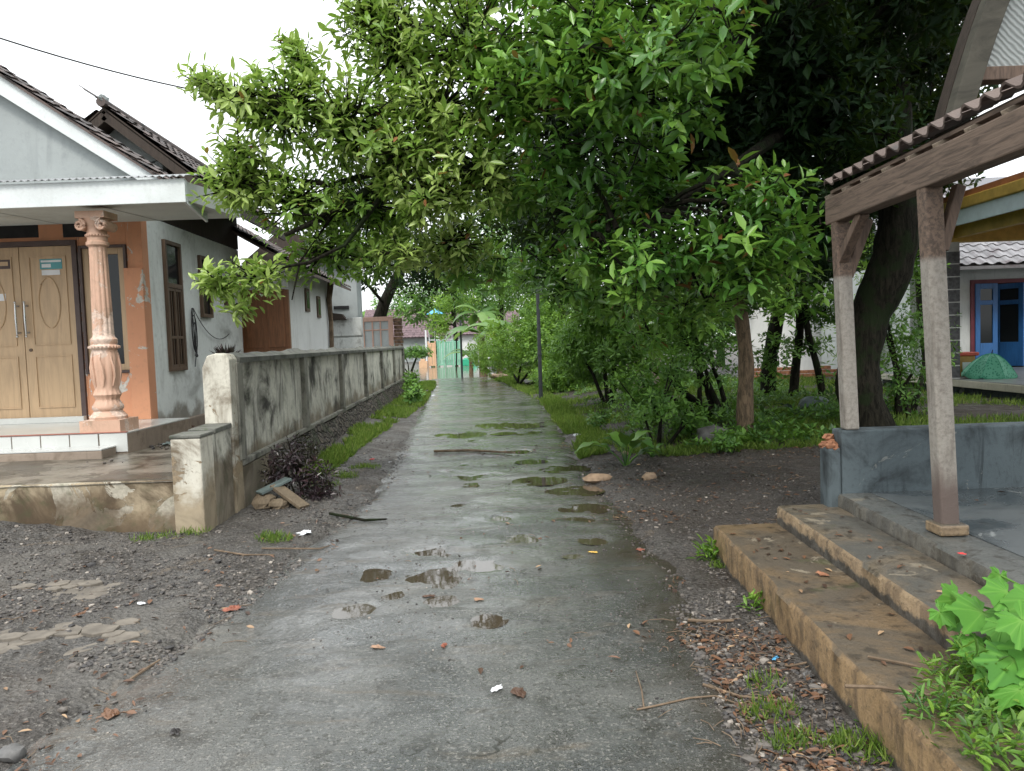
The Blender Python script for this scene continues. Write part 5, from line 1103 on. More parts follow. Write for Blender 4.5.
bush('shrub', 'leafy light green shrub reaching the ground just left of the sapling', 'shrub', 660, 440, 10.0, [B(655, 400, 10.0, (.42, .35, .28), 80, .2), B(690, 415, 10.1, (.34, .3, .2), 50, .15), B(630, 385, 10.4, (.36, .3, .3), 60, .2), B(675, 365, 10.3, (.4, .35, .3), 60, .15)], .11, .045, 'lf_mid', stems=6, sw=.02)
bush('bush', 'mid green bush with hanging pointed leaves beside the dark pole', 'bush', 610, 392, 16, [B(600, 300, 16, (.8, .8, .9), 520, .35), B(630, 350, 15.5, (.8, .7, .7), 400, .15), B(580, 345, 16.5, (.7, .7, .7), 380, .3), B(620, 260, 16.5, (.9, .8, .6), 340, .2), B(590, 372, 17, (.7, .5, .25), 120, .1)], .16, .055, 'lf_mid', stems=5)
bush('bush', 'tall vine covered bush of fine light green leaves along the right verge beyond the pole', 'bush', 520, 380, 26, [B(520, 345, 26, (1.3, 1.6, 1.0), 1100, .1), B(492, 352, 29, (1.0, 1.5, .9), 700, .2), B(550, 345, 24, (1.2, 1.5, 1.1), 1000, .05), B(560, 378, 22, (.9, 1.2, .5), 520, .1), B(540, 320, 25, (1.0, 1.2, .9), 620, 0), B(575, 365, 21.5, (.8, 1., .7), 500, 0)], .12, .06, 'lf_lime', stems=4)
bush('bush', 'dark rounded bush between the pole and the shrubs', 'bush', 600, 368, 22, [B(590, 360, 22, (1.2, 1.0, .7), 500, .05), B(575, 358, 23, (.9, .9, .6), 300, .1), B(640, 345, 21, (1.0, .9, .8), 420), B(690, 330, 21, (1.2, .9, .9), 380)], .13, .05, 'lf_mid')
bush('hedge', 'low clipped hedge in front of the purple brown roofed house', 'hedge', 410, 358, 47, [B(405, 353, 47, (1.4, .5, .4), 160, .1), B(420, 352, 47, (.9, .5, .4), 90, .1), B(385, 352, 47, (1.2, .5, .4), 110, .1)], .2, .09, 'lf_mid')
bush('bush', 'light green leafy plant at the far foot of the boundary wall', 'bush', 415, 402, 18.8, [B(414, 393, 19, (.26, .5, .28), 60, .1), B(411, 380, 20.5, (.22, .5, .25), 50, .1)], .13, .07, 'lf_mid', stems=3)
bush('bush', 'leafy bush around the foot of the big trunk behind the parapet', 'bush', 905, 430, 10.8, [B(905, 380, 11, (.55, .5, .7), 150, 0), B(890, 320, 11.5, (.5, .5, .6), 110, .15), B(925, 340, 12.5, (.5, .5, .9), 130, .1), B(835, 390, 11, (.25, .4, .5), 40), B(915, 260, 13, (.5, .5, .6), 90, .3)], .11, .045, 'lf_mid', stems=5)
bush('creeper', 'narrow leaved creeper hugging the base of the big trunk', 'plant', 868, 435, 10.0, [B(862, 395, 9.95, (.28, .2, .35), 60, -.1), B(872, 420, 9.9, (.3, .2, .2), 40, -.1)], .12, .018, 'lf_dark', stems=2, sw=.015)
bush('bush', 'lit pale green bush far behind the pavilion posts', 'bush', 880, 400, 19, [B(880, 250, 19, (.9, .8, 1.2), 220, .5), B(860, 330, 19, (1.0, .8, 1.2), 160, .3)], .16, .06, 'lf_lime')
# background trees
GB = 'trees closing the view at the far end'
def bgtree(px, pyb, Y, blobs, lab, mat='lf_mid', L=.24, r=.18):
    b = D(px, pyb, Y); top = V(blobs[0][0]); z = gz(b[0], Y)
    darkmass('tree', lab, b, [(b[0], Y, z-.3, r), (b[0]+.1, Y, (z+top[2])/2, r*.8), (top[0], Y, top[2], r*.5)], blobs, L, L*.38, mat, 6, GB, spread=.2)
bgtree(377, 350, 29, [B(385, 240, 24, (2.2, 2, 1.5), 520), B(350, 215, 23, (1.8, 1.8, 1.4), 420), B(425, 265, 26, (1.7, 1.6, 1.1), 420), B(400, 180, 25, (2.4, 2, 1.6), 420), B(330, 285, 22.5, (.7, .9, .5), 90)], 'dark tree with a reddish brown trunk rising behind the block wall', 'lf_dark', .22, .3)
bgtree(455, 345, 60, [B(450, 300, 60, (5, 3, 2.2), 420), B(420, 300, 62, (4, 3, 2), 280), B(480, 280, 60, (5, 3, 3), 380)], 'broad pale tree behind the far houses', 'lf_mid', .5)
bgtree(500, 340, 42, [B(500, 270, 42, (3.5, 3, 2.4), 560), B(540, 250, 40, (3.2, 3, 3), 480), B(470, 250, 44, (3, 3, 2.2), 380)], 'leafy tree rising above the banana plants', 'lf_mid', .34)
bgtree(560, 350, 27, [B(555, 250, 27, (2.4, 2, 2), 560, .1), B(530, 220, 27, (2, 2, 1.6), 380, .1), B(590, 200, 26, (2.4, 2, 1.8), 460), B(520, 280, 29, (1.5, 1.5, 1.3), 260, .2)], 'tree with drooping leaves directly behind the steel pole', 'lf_mid', .22)
bgtree(640, 350, 24, [B(640, 280, 24, (2.5, 2, 1.6), 520), B(690, 300, 23, (2, 2, 1.3), 360), B(640, 180, 24, (3, 2, 2), 420)], 'dense dark tree behind the shrubs on the right verge', 'lf_dark', .22)
bgtree(720, 350, 30, [B(730, 280, 30, (3.5, 2, 1.8), 420), B(800, 260, 30, (3.5, 2, 1.5), 400), B(800, 190, 30, (4, 2, 2.5), 420), B(700, 220, 30, (3, 2, 2.5), 300), B(870, 230, 30, (3, 2, 2), 280)], 'shaded tree above the white wall at the back', 'lf_dark', .3)
bgtree(455, 345, 46, [B(455, 300, 47, (1.6, 1.5, .8), 150, .3), B(440, 325, 46.5, (.8, 1, .9), 90, .4)], 'small light green tree right behind the gate panels', 'lf_lime', .3, .05)

# woods closing the horizon
n_ = 9000; x = rng.uniform(-90, 110, n_); y = rng.uniform(82, 96, n_); z = rng.random(n_)**.8*(6.+3.5*fbm(x, y*0, .09, 3, 5)); o, a_, u_, l_, w_ = rosettes(np.stack([x, y, z], 1), V([[0, -.3, .7]])+rng.normal(0, .4, (n_, 3)), 6, 1.1, .5, .2, .2)
tag(leaves('distant_woods', o, a_, u_, l_, w_, M['lf_mid'], None, 1), kind='stuff')
# ---- banana plants
def banana(px, pyb, Y, hgt, lvs, label, yellow=None, sc_=1.):
    b = D(px, pyb, Y); z = gz(b[0], Y); t = thing('banana_plant', (b[0], Y, z), label, 'banana plant', 'banana plants by the flooded lane end')
    MB().tube([(b[0], Y, z-.1), (b[0]+.03, Y, z+hgt*.5), (b[0], Y, z+hgt)], [.16*sc_, .13*sc_, .08*sc_], 10).build('stem', M['bark2'], t, True)
    for i in range(lvs):
        az_ = i*2.4+random.random(); el = random.uniform(.5, 1.25); L_ = random.uniform(1.5, 2.2)*sc_; w_ = .30*sc_; d_ = V([math.cos(az_), math.sin(az_), 0]); sd_ = V([-d_[1], d_[0], 0]); m = MB(); N = 12; vs = []; fs = []
        P = V([b[0], Y, z+hgt-.1]); ang = el
        for j in range(N+1):
            u_ = j/N; ww = w_*math.sin(math.pi*min(1, .06+u_*.97))**.6*(1 if j % 2 else .82) if u_ > .12 else .03
            n_ = V([0, 0, 1.]); vs += [P+sd_*ww-V([0, 0, ww*.35]), P, P-sd_*ww-V([0, 0, ww*.35])]
            P = P+(d_*math.cos(ang)+V([0, 0, math.sin(ang)]))*L_/N; ang -= (2.0 if i != yellow else 3.0)/N
        for j in range(N): a = j*3; fs += [(a, a+1, a+4, a+3), (a+1, a+2, a+5, a+4)]
        m.add(vs, fs, random.random()); m.build('leaf', M['lf_yellow' if i == yellow else 'lf_banana'], t, True)
    return t
banana(484, 376, 35.5, 2.2, 9, 'large banana plant with one yellow hanging leaf beside the gate', 3, 1.15)
banana(471, 376, 39, 1.2, 7, 'shorter banana plant nearest the green tarpaulin', None, .8)
banana(500, 378, 34, 2.0, 8, 'banana plant furthest right, merging into the light green bush', None, 1.)
banana(482, 372, 39, 3.3, 9, 'tallest banana plant standing behind the others', None, 1.)

# ---- broad leaved plant on the verge
def broad(px, pyb, n_, L_, label, mat='lf_mid', name='broad_leaved_plant', wd=.42, cat='plant', group=None, el0=.7):
    b = G(px, pyb, .06); z = gz(b[0], b[1]); t = thing(name, (b[0], b[1], z), label, cat, group)
    st = MB(); m = MB()
    for i in range(n_):
        az_ = i*2.4+random.random()*.5; el = random.uniform(el0, 1.3); l2 = L_*random.uniform(.6, 1.1); d_ = V([math.cos(az_), math.sin(az_), 0]); sd_ = V([-d_[1], d_[0], 0]); P = V([b[0], b[1], z-.02]); Q = P+(d_*math.cos(el)+V([0, 0, math.sin(el)]))*l2*.7
        st.tube([P, (P+Q)/2+V([0, 0, .02]), Q], [.010, .008, .005], 5, False); N = 8; vs = []; fs = []; ang = el-.2; P = Q
        for j in range(N+1):
            u_ = j/N; ww = max(.004, l2*wd*math.sin(math.pi*u_**.75)**.8) if j < N else .003; wz = .03*l2*math.sin(j*2.1)
            vs += [P+sd_*ww+V([0, 0, ww*.25+wz]), P, P-sd_*ww+V([0, 0, ww*.25-wz])]; P = P+(d_*math.cos(ang)+V([0, 0, math.sin(ang)]))*l2/N; ang -= 1.5/N
        for j in range(N): a = j*3; fs += [(a, a+1, a+4, a+3), (a+1, a+2, a+5, a+4)]
        m.add(vs, fs, random.random())
    st.build('stalk', M['lf_mid'], t, True); m.build('foliage', M[mat], t, True); return t
broad(626, 463, 12, .42, 'broad leaved green plant at the lane edge below the shrubs', wd=.24)
broad(652, 455, 8, .18, 'smaller broad leaved plant just right of the bigger one', wd=.2)
broad(795, 432, 7, .24, 'dim broad leaved plant between the sapling and the pavilion', 'lf_dark', wd=.2)
broad(655, 440, 8, .16, 'low leafy plant under the dark shrub', 'lf_mid', wd=.2)
for (px, py, r_, n_, l_) in ((690, 438, .30, 70, 'low leafy weed clump left of the sapling foot'), (655, 425, .25, 60, 'low weed clump under the many stemmed shrub'), (725, 450, .22, 50, 'low weed clump in front of the sapling foot'), (600, 425, .2, 40, 'light green weed clump on the grassy bank above the lane')):
    c_ = G(px, py, .12); bush('weed_clump', l_, 'weed', px, py, c_[1], [(V([c_[0], c_[1], .25]), (r_, r_, .16), n_, .1)], .09, .04, 'lf_mid', stems=3, sw=.01)
# spiky dark plants: on wall and at its foot
bush('purple_shrub', 'dark purple leaved shrub growing against the rubble base of the boundary wall', 'shrub', 300, 500, 7.55, [B(292, 462, 7.6, (.26, .22, .20), 60), B(312, 478, 7.6, (.26, .25, .18), 60), B(278, 478, 7.55, (.2, .2, .18), 40), B(322, 494, 7.5, (.16, .18, .10), 26), B(302, 445, 7.8, (.16, .15, .1), 16)], .075, .026, 'lf_purple', k=9, stems=7, sw=.012)
b = V([bwx(7.9)-.33, 7.9, .85])
t = thing('spiky_plant', (b[0], b[1], TZ), 'dark spiky leaved plant behind the near end of the boundary wall', 'plant')
n_ = 70; ax = nrm(rng.normal(size=(n_, 3))*V([1, 1, .6])+V([0, 0, 1.1])); leaves('foliage', np.tile(b+V([0, 0, .55]), (n_, 1)), ax, rng.normal(size=(n_, 3)), .20, .022, M['lf_purple'], t, 1)
MB().tube([(b[0], b[1], TZ), (b[0], b[1], b[2]+.56)], [.03, .02], 6).build('stem', M['bark'], t)

# ---- lobed bright plant bottom right
ch = thing('lobed_leaf_plant', (2.45, 2.62, .2), 'bright green plant with large lobed leaves growing over the pavilion steps', 'plant')
lob = []
for i, (a_, r_) in enumerate([(-165, .45), (-140, .66), (-118, .60), (-95, .84), (-72, .66), (-50, .95), (-26, .72), (0, 1.08), (26, .72), (50, .95), (72, .66), (95, .84), (118, .60), (140, .66), (165, .45)]):
    if i % 2: lob += [(a_-13, r_*.80), (a_-7, r_*.84), (a_-5, r_*.95), (a_, r_), (a_+5, r_*.95), (a_+7, r_*.84), (a_+13, r_*.80)]
    else: lob += [(a_, r_)]
stems = MB(); lm = MB(); petm = MB()
ST = []
for k, (px, py, Y) in enumerate([(985, 690, 2.6), (1015, 680, 2.5), (1040, 670, 2.55), (1060, 660, 2.7)]):
    base = V([2.2+.12*k, 2.62+random.uniform(-.1, .12), .23]); ST.append(base)
LEAFS = [(1000, 700, 2.5, .07), (1025, 740, 2.3, .08), (965, 618, 2.9, .07), (1018, 600, 2.9, .08), (975, 665, 2.75, .05), (983, 612, 2.75, .105), (958, 600, 2.85, .085), (1008, 592, 2.7, .08), (940, 612, 2.8, .05), (985, 648, 2.65, .085), (1015, 660, 2.5, .10), (1003, 625, 2.6, .07), (1022, 620, 2.5, .09), (1035, 600, 2.6, .10), (1045, 650, 2.5, .11), (1020, 690, 2.4, .08), (1055, 690, 2.4, .1), (1060, 620, 2.5, .11), (1075, 650, 2.6, .12), (990, 675, 2.55, .06), (1000, 575, 2.85, .045), (1050, 580, 2.8, .08), (1012, 712, 2.4, .06), (1080, 700, 2.5, .12), (967, 640, 2.75, .05), (1005, 645, 2.75, .08), (1040, 625, 2.8, .1)]
for (px, py, Y, s_) in LEAFS:
    c_ = D(px, py, Y); b = min(ST, key=lambda q: abs(q[0]-c_[0])); mid = (b+c_)/2+V([random.uniform(-.03, .03), .03, .04]); stems.tube([b, mid, c_], [.009, .006, .0035], 5, False)
    nn_ = nrm(V([random.uniform(-.5, .3), -.75, .8])+rng.normal(0, .25, 3)); tip = nrm(np.cross(nn_, V([random.uniform(-1, 1), .3, -.2]))); tip = nrm(V([random.uniform(-.9, .5), -.3, -.7])-nn_*np.dot(nn_, V([0, -.3, -.7]))); tip = nrm(tip-nn_*np.dot(tip, nn_)); sd_ = np.cross(nn_, tip)
    vs = [c_]; n1 = len(lob); s_ = s_*1.3
    for ring in (.5, 1.):
        for (a_, r_) in lob:
            a2 = R(a_); rr_ = s_*(r_ if ring == 1 else .5*(r_*.5+.38)); j = random.uniform(.95, 1.05)
            p = c_+(tip*math.cos(a2)+sd_*math.sin(a2))*rr_*j+nn_*(.006*ring*math.sin(3*a2)-.28*s_*(rr_/s_)**2*.3+random.uniform(-.002, .002)); vs.append(p)
    fs = [(0, 1+i, 2+i) for i in range(n1-1)]+[(1+i, 1+n1+i, 2+n1+i, 2+i) for i in range(n1-1)]; lm.add(vs, fs); tn = random.uniform(0, .35); lm.r[-len(vs):] = [.8]+[(.72 if r_ in (.66, .84, .95, 1.08) else .2+tn) for (a_, r_) in lob]+[(.6+tn*.5 if r_ in (.66, .84, .95, 1.08) else .1+tn) for (a_, r_) in lob]
stems.build('stem', M['lf_chaya'], ch, True);  lm.build('foliage', M['lf_chaya'], ch, True)
# fine weeds below it
def weeds(name, label, pts, n_, L_, W_, mat, hgt, kind=None, cat='weed', group=None, k=6, sp=.12):
    """pts: list of (x,y,r,z)"""
    O = []; T_ = []
    for (x, y, r, z) in pts:
        a = rng.random(n_)*6.28; q = r*np.sqrt(rng.random(n_)); hh_ = hgt*rng.random(n_)*(1-.5*q/r); O.append(np.stack([x+q*np.cos(a), y+q*np.sin(a), z+hh_], 1))
    O = np.concatenate(O); o, a_, u_, l_, w_ = rosettes(O, V([[0, 0, 1.]])+rng.normal(0, .35, O.shape), k, L_, W_, .25, .1)
    return o, a_, u_, l_, w_
def weedthing(name, label, x, y, z, r, n_, L_, W_, mat, hgt, cat='weed', k=6):
    o, a_, u_, l_, w_ = weeds(name, label, [(x, y, r, z)], n_, L_, W_, mat, hgt, k=k); return tag(leaves(name, o, a_, u_, l_, w_, M[mat], None, 0, origin=(x, y, z)), label, cat)
weedthing('weed', 'clump of fine narrow leaved weeds on the steps below the lobed leaf plant', *G(975, 690, .24)[:2], .24, .17, 70, .055, .011, 'lf_lime', .17)
weedthing('weed', 'low weed patch at the lower right corner on the bottom step', *G(1005, 740, .24)[:2], .24, .22, 90, .05, .016, 'lf_lime', .08)
q = G(716, 566, 0); weedthing('fern', 'small fern at the far outer corner of the lowest step', q[0]-.0, q[1]+.1, .02, .10, 18, .09, .02, 'lf_lime', .14)
q = G(758, 607, .05); weedthing('weed', 'small weed sprouting halfway along the face of the lowest step', q[0]-.02, q[1], .03, .05, 10, .06, .018, 'lf_lime', .1)
q = G(876, 724, .0); weedthing('weed', 'green weed tuft at the near foot of the lowest step', q[0]-.02, q[1], .0, .06, 14, .07, .02, 'lf_chaya', .06)

weedthing('weed', 'grey green feathery weed on the lowest step left of the lobed leaf plant', *G(940, 715, .24)[:2], .24, .11, 26, .05, .010, 'lf_mid', .10)
# ---- grass
def blades(name, label, regions, L_, W_=.008, mat='grass'):
    O = []
    for fn in regions: O.append(fn())
    O = np.concatenate(O); n_ = len(O); ax = nrm(rng.normal(0, .45, (n_, 3))+V([0, 0, 1.])); Ls = L_*(.4+.9*rng.random(n_)); sc2 = np.clip(O[:, 1]/7, 1, 4)
    return tag(leaves(name, O, ax, rng.normal(size=(n_, 3)), Ls, W_*sc2, M[mat], None, 1), kind='stuff')
def reg(fx0, fx1, ya, yb, n_, thr=-.1, seed=80, f=1.5, p=1.6):
    def g():
        y = ya+(yb-ya)*rng.random(n_)**p; x = fx0(y)+(fx1(y)-fx0(y))*rng.random(n_); m = fbm(x, y, f, 3, seed) > thr; x, y = x[m], y[m]; return np.stack([x, y, hground(x, y)-.01], 1)
    return g
wx = lambda y: bwx(y)+.20
blades('grass', '', [reg(lambda y: wx(y)-.02, lambda y: np.minimum(rl(y)-.02, wx(y)+.2+.05*(y-8)), 8.6, 30, 26000, -.25), reg(lambda y: rr(y)+.03, lambda y: rr(y)+.55, 9.6, 33, 20000, -.2, 81), reg(lambda y: rr(y)+.55, lambda y: rr(y)+3.4+.1*y, 9.2, 26, 42000, .02, 82), reg(lambda y: 3.0+0*y, lambda y: 8.0+0*y, 9.8, 22, 34000, -.05, 83), reg(lambda y: -9+0*y, lambda y: -2.8+0*y, 31, 33, 10, -9), reg(lambda y: rr(y)-.6, lambda y: rr(y)+3, 29, 38, 8000, -.3, 84)], .11)
def patch(px, py, r, n_, hz=0.0):
    def g():
        c_ = G(px, py, hz); a = rng.random(n_)*6.28; q = r*rng.random(n_)**.7; x = c_[0]+q*np.cos(a); y = c_[1]+q*np.sin(a)*.8; return np.stack([x, y, hground(x, y)-.005], 1)
    return g
blades('grass_tufts', '', [patch(275, 545, .14, 260), patch(345, 480, .16, 260), patch(365, 470, .2, 240), patch(150, 545, .16, 110), patch(190, 540, .14, 90), patch(770, 715, .12, 160), patch(790, 745, .1, 150), patch(880, 755, .16, 300), patch(915, 762, .14, 260), patch(765, 690, .08, 60), patch(840, 752, .07, 70), patch(325, 490, .2, 150), patch(722, 570, .08, 60), patch(830, 560, .1, 1), patch(112, 530, .25, 70), patch(760, 605, .04, 50)], .065, .005)
# ground cover of small leaves on the right verge
y = 9.3+13*rng.random(2600)**1.5; x = rr(y)+.9+rng.random(2600)**.8*(2.6+.1*y); mk = fbm(x, y, .9, 3, 90) > -.06; x, y = x[mk], y[mk]
o, a_, u_, l_, w_ = rosettes(np.stack([x, y, hground(x, y)+.03+.12*rng.random(len(x))], 1), V([[0, 0, 1.]])+rng.normal(0, .3, (len(x), 3)), 7, .10, .05, .3, .1)
tag(leaves('ground_cover', o, a_, u_, l_, w_, M['lf_mid'], None, 1), kind='stuff')

# ================================================================= GRAVEL, LITTER, DEBRIS
# loose stones (one mesh, uncountable)
tmpl = []
for k in range(5):
    m = MB(); m.blob((0, 0, 0), (1, .8, .55), .28, 5, 3); tmpl.append((V(m.v), m.f))
def stones(name, P, S, mat):
    vs = []; ff = []; lt = []; rn = []; b = 0
    for i in range(len(P)):
        tv, tf = tmpl[i % 5]; a = rng.random()*6.28; ca, sa = math.cos(a), math.sin(a); q = tv*S[i]; vs.append(np.stack([q[:, 0]*ca-q[:, 1]*sa, q[:, 0]*sa+q[:, 1]*ca, q[:, 2]], 1)+P[i]); rn.append(np.full(len(tv), rng.random()))
        for f_ in tf: ff += [j+b for j in f_]; lt.append(len(f_))
        b += len(tv)
    return tag(rawmesh(name, np.concatenate(vs), ff, lt, mat, None, False, np.concatenate(rn)), kind='stuff')
def surf(x, y): return np.maximum(hground(x, y), np.where((x > rl(y)-.3) & (x < rr(y)+.3), hroad(x, y), -9))
def scatter(n_, fx0, fx1, ya, yb, thr=-9, seed=1, f=1.2, p=1.5):
    y = ya+(yb-ya)*rng.random(n_)**p; x = fx0(y)+(fx1(y)-fx0(y))*rng.random(n_); m = fbm(x, y, f, 3, seed) > thr; return x[m], y[m]
X1, Y1s = scatter(21000, lambda y: -.75*y-.3, lambda y: rl(y)+.12, 2.4, 7.5, .0, 101)
X2, Y2s = scatter(9000, lambda y: rr(y)-.10, lambda y: np.where(y < 5.0, e1(y)-.02, 3.8), 2.2, 9.4, -.3, 102)
X3, Y3s = scatter(6500, lambda y: rl(y)-.1, lambda y: rr(y)+.1, 2.2, 12, .02, 103)
X4, Y4s = scatter(1500, lambda y: wx(y), lambda y: rl(y)+.1, 7.2, 12, -.2, 104)
X = np.concatenate([X1, X2, X3, X4]); Y = np.concatenate([Y1s, Y2s, Y3s, Y4s]); ok = ~((X < xt+.02) & (Y > yt-.03)) & ~((X < bwx(Y)+.1) & (Y > yt-.05)); X, Y = X[ok], Y[ok]
S = .004+.010*rng.random(len(X))**3.0; S = np.where((X > rl(Y)+.12) & (X < rr(Y)-.12), S*.5, S); S[rng.random(len(X)) < .012] *= 2.0
S = S*1.25
stones('gravel', np.stack([X, Y, surf(X, Y)+S*.15], 1), S, M['gravel'])
xq = rng.uniform(-4.2, -2.7, 700); yq = 7.2+4.5*rng.random(700); okq = (xq > xc+.12-.05*(yq-9.5)-.0) & (xq < bwx(yq)-.3) & (yq > 8.2); okq |= (rng.random(700) < .06) & (xq < bwx(yq)-.3) & (yq < 7.7); xq, yq = xq[okq], yq[okq]; Sq = .008+.03*rng.random(len(xq))**2.5
stones('rubble', np.stack([xq, yq, TZ+.012+Sq*.2], 1), Sq, M['gravel'])
# leaf litter and twigs
def litter(n_, fx0, fx1, ya, yb, thr, seed): return scatter(n_, fx0, fx1, ya, yb, thr, seed, 1.6)
parts_ = [litter(380, lambda y: -.7*y, lambda y: rl(y)+.3, 2.4, 8, .0, 111), litter(2500, lambda y: rr(y)-.05, lambda y: np.where(y < 5.0, e1(y)-.03, 4.2), 2.3, 9.8, -.05, 112), litter(420, rl, rr, 2.2, 14, .15, 113), litter(900, lambda y: rr(y)+.5, lambda y: 3.+.35*y, 9, 16, -.05, 114)]
X = np.concatenate([p[0] for p in parts_]); Y = np.concatenate([p[1] for p in parts_]); ok = ~((X < xp1+.05) & (Y > yt-.03)); X, Y = X[ok], Y[ok]
# reddish drift bands across the road
for (px, py, w_, n_) in ((640, 520, .5, 90), (700, 640, .3, 90), (760, 650, .2, 40), (500, 453, .8, 130), (560, 447, .35, 60), (480, 468, .5, 30), (680, 455, .5, 60), (800, 445, .6, 260)):
    c_ = G(px, py); X = np.append(X, c_[0]+rng.normal(0, w_/2, n_)); Y = np.append(Y, c_[1]+rng.normal(0, .12 if n_ < 200 else .5, n_))
n_ = len(X); ax = nrm(np.stack([rng.normal(size=n_), rng.normal(size=n_), rng.normal(0, .15, n_)], 1)); ls = .018+.045*rng.random(n_)**2.2
tag(leaves('leaf_litter', np.stack([X, Y, surf(X, Y)+.010], 1), ax, V([[0, 0, 1.]])+rng.normal(0, .3, (n_, 3)), ls, ls*(.2+.35*rng.random(n_)), M['litter'], None, 0), kind='stuff')
m = MB(); n_ = 620; sel = rng.integers(0, len(X), n_)
for i in sel:
    x, y = X[i]+rng.normal(0, .1), Y[i]+rng.normal(0, .1); 
    if x < bwx(y)+.05 and y > yt-.1: continue
    a = rng.random()*6.28; l_ = .03+.11*rng.random()**2; z = float(surf(x, y))+.008; x2, y2 = x+l_*math.cos(a), y+l_*math.sin(a); m.tube([(x, y, z), ((x+x2)/2+.006, (y+y2)/2, z+.006), (x2, y2, float(surf(x2, y2))+.008)], [.0022, .002, .0015], 4, False)
tag(m.build('fallen_twigs', M['twig']), kind='stuff')
# fallen leaves on the steps and floor
for (n_, f0, f1, zz, nm) in ((46, e1, e2, .237, 0), (26, e2, e3, .355, 0), (26, lambda y: e3(y)+.1, lambda y: 4+0*y, .445, 0)):
    y = 2.6+2.3*rng.random(n_); x = f0(y)+.05+(f1(y)-f0(y)-.1)*rng.random(n_); ls = .02+.045*rng.random(n_)**2; ax = nrm(np.stack([rng.normal(size=n_), rng.normal(size=n_), 0*x], 1))
    tag(leaves('fallen_leaves', np.stack([x, y, 0*x+zz+.006], 1), ax, V([[0, 0, 1.]])+rng.normal(0, .2, (n_, 3)), ls, ls*.4, M['litter'], None, 0), kind='stuff')
# individually visible sticks
def stick(pts, r, label, mat='twig', hz=0.):
    P = []
    for q in pts:
        g_ = G(q[0], q[1], hz); z = hz if hz > 0 else float(surf(g_[0], g_[1])); P.append((g_[0], g_[1], z+r+.003+(q[2] if len(q) > 2 else 0)))
    tag(MB().tube(P, [r]*(len(P)-1)+[r*.6], 6).build('stick', M[mat], None, True, origin=P[0]), label, 'stick', 'fallen sticks')
stick([(637, 714), (660, 709), (690, 702), (715, 700), (740, 708), (790, 722)], .004, 'long thin curved twig lying on the right part of the lane')
stick([(644, 712), (642, 695), (636, 675)], .0035, 'short twig standing off the left end of the long curved twig')
stick([(688, 624), (712, 626), (734, 628)], .009, 'pale straight stick at the lane edge beside the lowest step')
stick([(868, 659), (905, 666), (950, 677)], .006, 'thin pale stalk lying on the lowest step', hz=.237)
stick([(845, 689), (880, 690), (950, 701)], .007, 'brown stalk lying across the near part of the lowest step', hz=.237)
stick([(755, 666), (790, 671), (820, 668)], .006, 'orange brown twig on the gravel beside the lowest step')
stick([(703, 690), (740, 697), (795, 708)], .007, 'thin brown stick pointing from the lane to the step')
stick([(330, 519), (365, 524), (387, 523)], .014, 'dark thin branch lying by the debris near the boundary wall', 'bark')
stick([(215, 560), (245, 562), (275, 560)], .007, 'straw coloured stalk on the gravel in front of the low pier')
stick([(434, 454), (470, 453), (512, 455)], .02, 'reddish brown branch lying across the middle of the lane')
stick([(128, 683), (150, 668), (160, 662)], .007, 'brown twig on the left edge of the lane')
stick([(262, 555), (320, 552), (330, 549)], .006, 'thin twig lying in front of the green tuft')
stick([(720, 577), (740, 596), (800, 612)], .004, 'thin runner twig near the middle of the lowest step') if 0 else None
# flat bits of rubbish
def scrap(px, py, s_, mat, label, cat='litter', name='scrap', hz=0., thin=.25, group=None):
    c_ = G(px, py, hz); z = (float(surf(c_[0], c_[1])) if hz == 0 else hz); m = MB(); N = 8; M2 = 5; a0 = random.random()*6; sq = random.uniform(.35, .75)
    vs = [(c_[0], c_[1], z+.006+thin*s_*random.uniform(.2, .9))]; out = [random.uniform(.55, 1.1) for _ in range(N*2)]
    for j in range(1, M2+1):
        for k in range(N*2):
            t = a0+math.pi*k/N; r_ = s_*out[k]*j/M2*random.uniform(.92, 1.08); x, y = r_*math.cos(t), r_*math.sin(t)*sq
            vs.append((c_[0]+x*math.cos(a0)-y*math.sin(a0), c_[1]+x*math.sin(a0)+y*math.cos(a0), z+.005+thin*s_*random.random()*(1-.5*j/M2)))
    N2 = N*2; m.add(vs, [(0, 1+k, 1+(k+1) % N2) for k in range(N2)]+[(1+j*N2+k, 1+(j+1)*N2+k, 1+(j+1)*N2+(k+1) % N2, 1+j*N2+(k+1) % N2) for j in range(M2-1) for k in range(N2)])
    tag(m.build(name, M[mat], origin=(c_[0], c_[1], z)), label, cat, group)
scrap(62, 536, .07, 'whitepl', 'crumpled white bag on the wet ground below the terrace', 'bag', 'plastic_bag', thin=.5)
scrap(305, 538, .10, 'whitepl', 'crumpled white plastic strip on the gravel near the green tuft', 'bag', 'plastic_bag', thin=.3)
scrap(142, 611, .035, 'whitepl', 'small white paper scrap on the left gravel', thin=.6)
scrap(80, 620, .05, 'litter', 'curled beige leaf on the left gravel', 'leaf', 'dead_leaf')
scrap(232, 611, .07, 'rust', 'orange tile shard at the left lane edge', 'shard', 'tile_shard')
scrap(390, 463, .03, 'whitepl', 'tiny white scrap on the lane verge by the wall'); scrap(372, 461, .05, 'redpl', 'bright red wrapper at the foot of the boundary wall', 'wrapper', 'wrapper', thin=.5)
scrap(583, 421, .09, 'purplepl', 'lilac plastic scrap on the grass by the lane', thin=.4); scrap(611, 404, .09, 'whitepl', 'white scrap on the grassy bank', thin=.6); scrap(577, 438, .09, 'whitepl', 'crumpled white wrapper right at the lane edge', 'wrapper', 'wrapper', thin=.6)
scrap(478, 372, .28, 'tealtarp', 'teal plastic bag on the verge by the flood water', 'bag', 'plastic_bag', thin=.6)
scrap(808, 682, .05, 'stone', 'flat grey stone beside the lowest step', 'stone', 'stone', thin=.5)
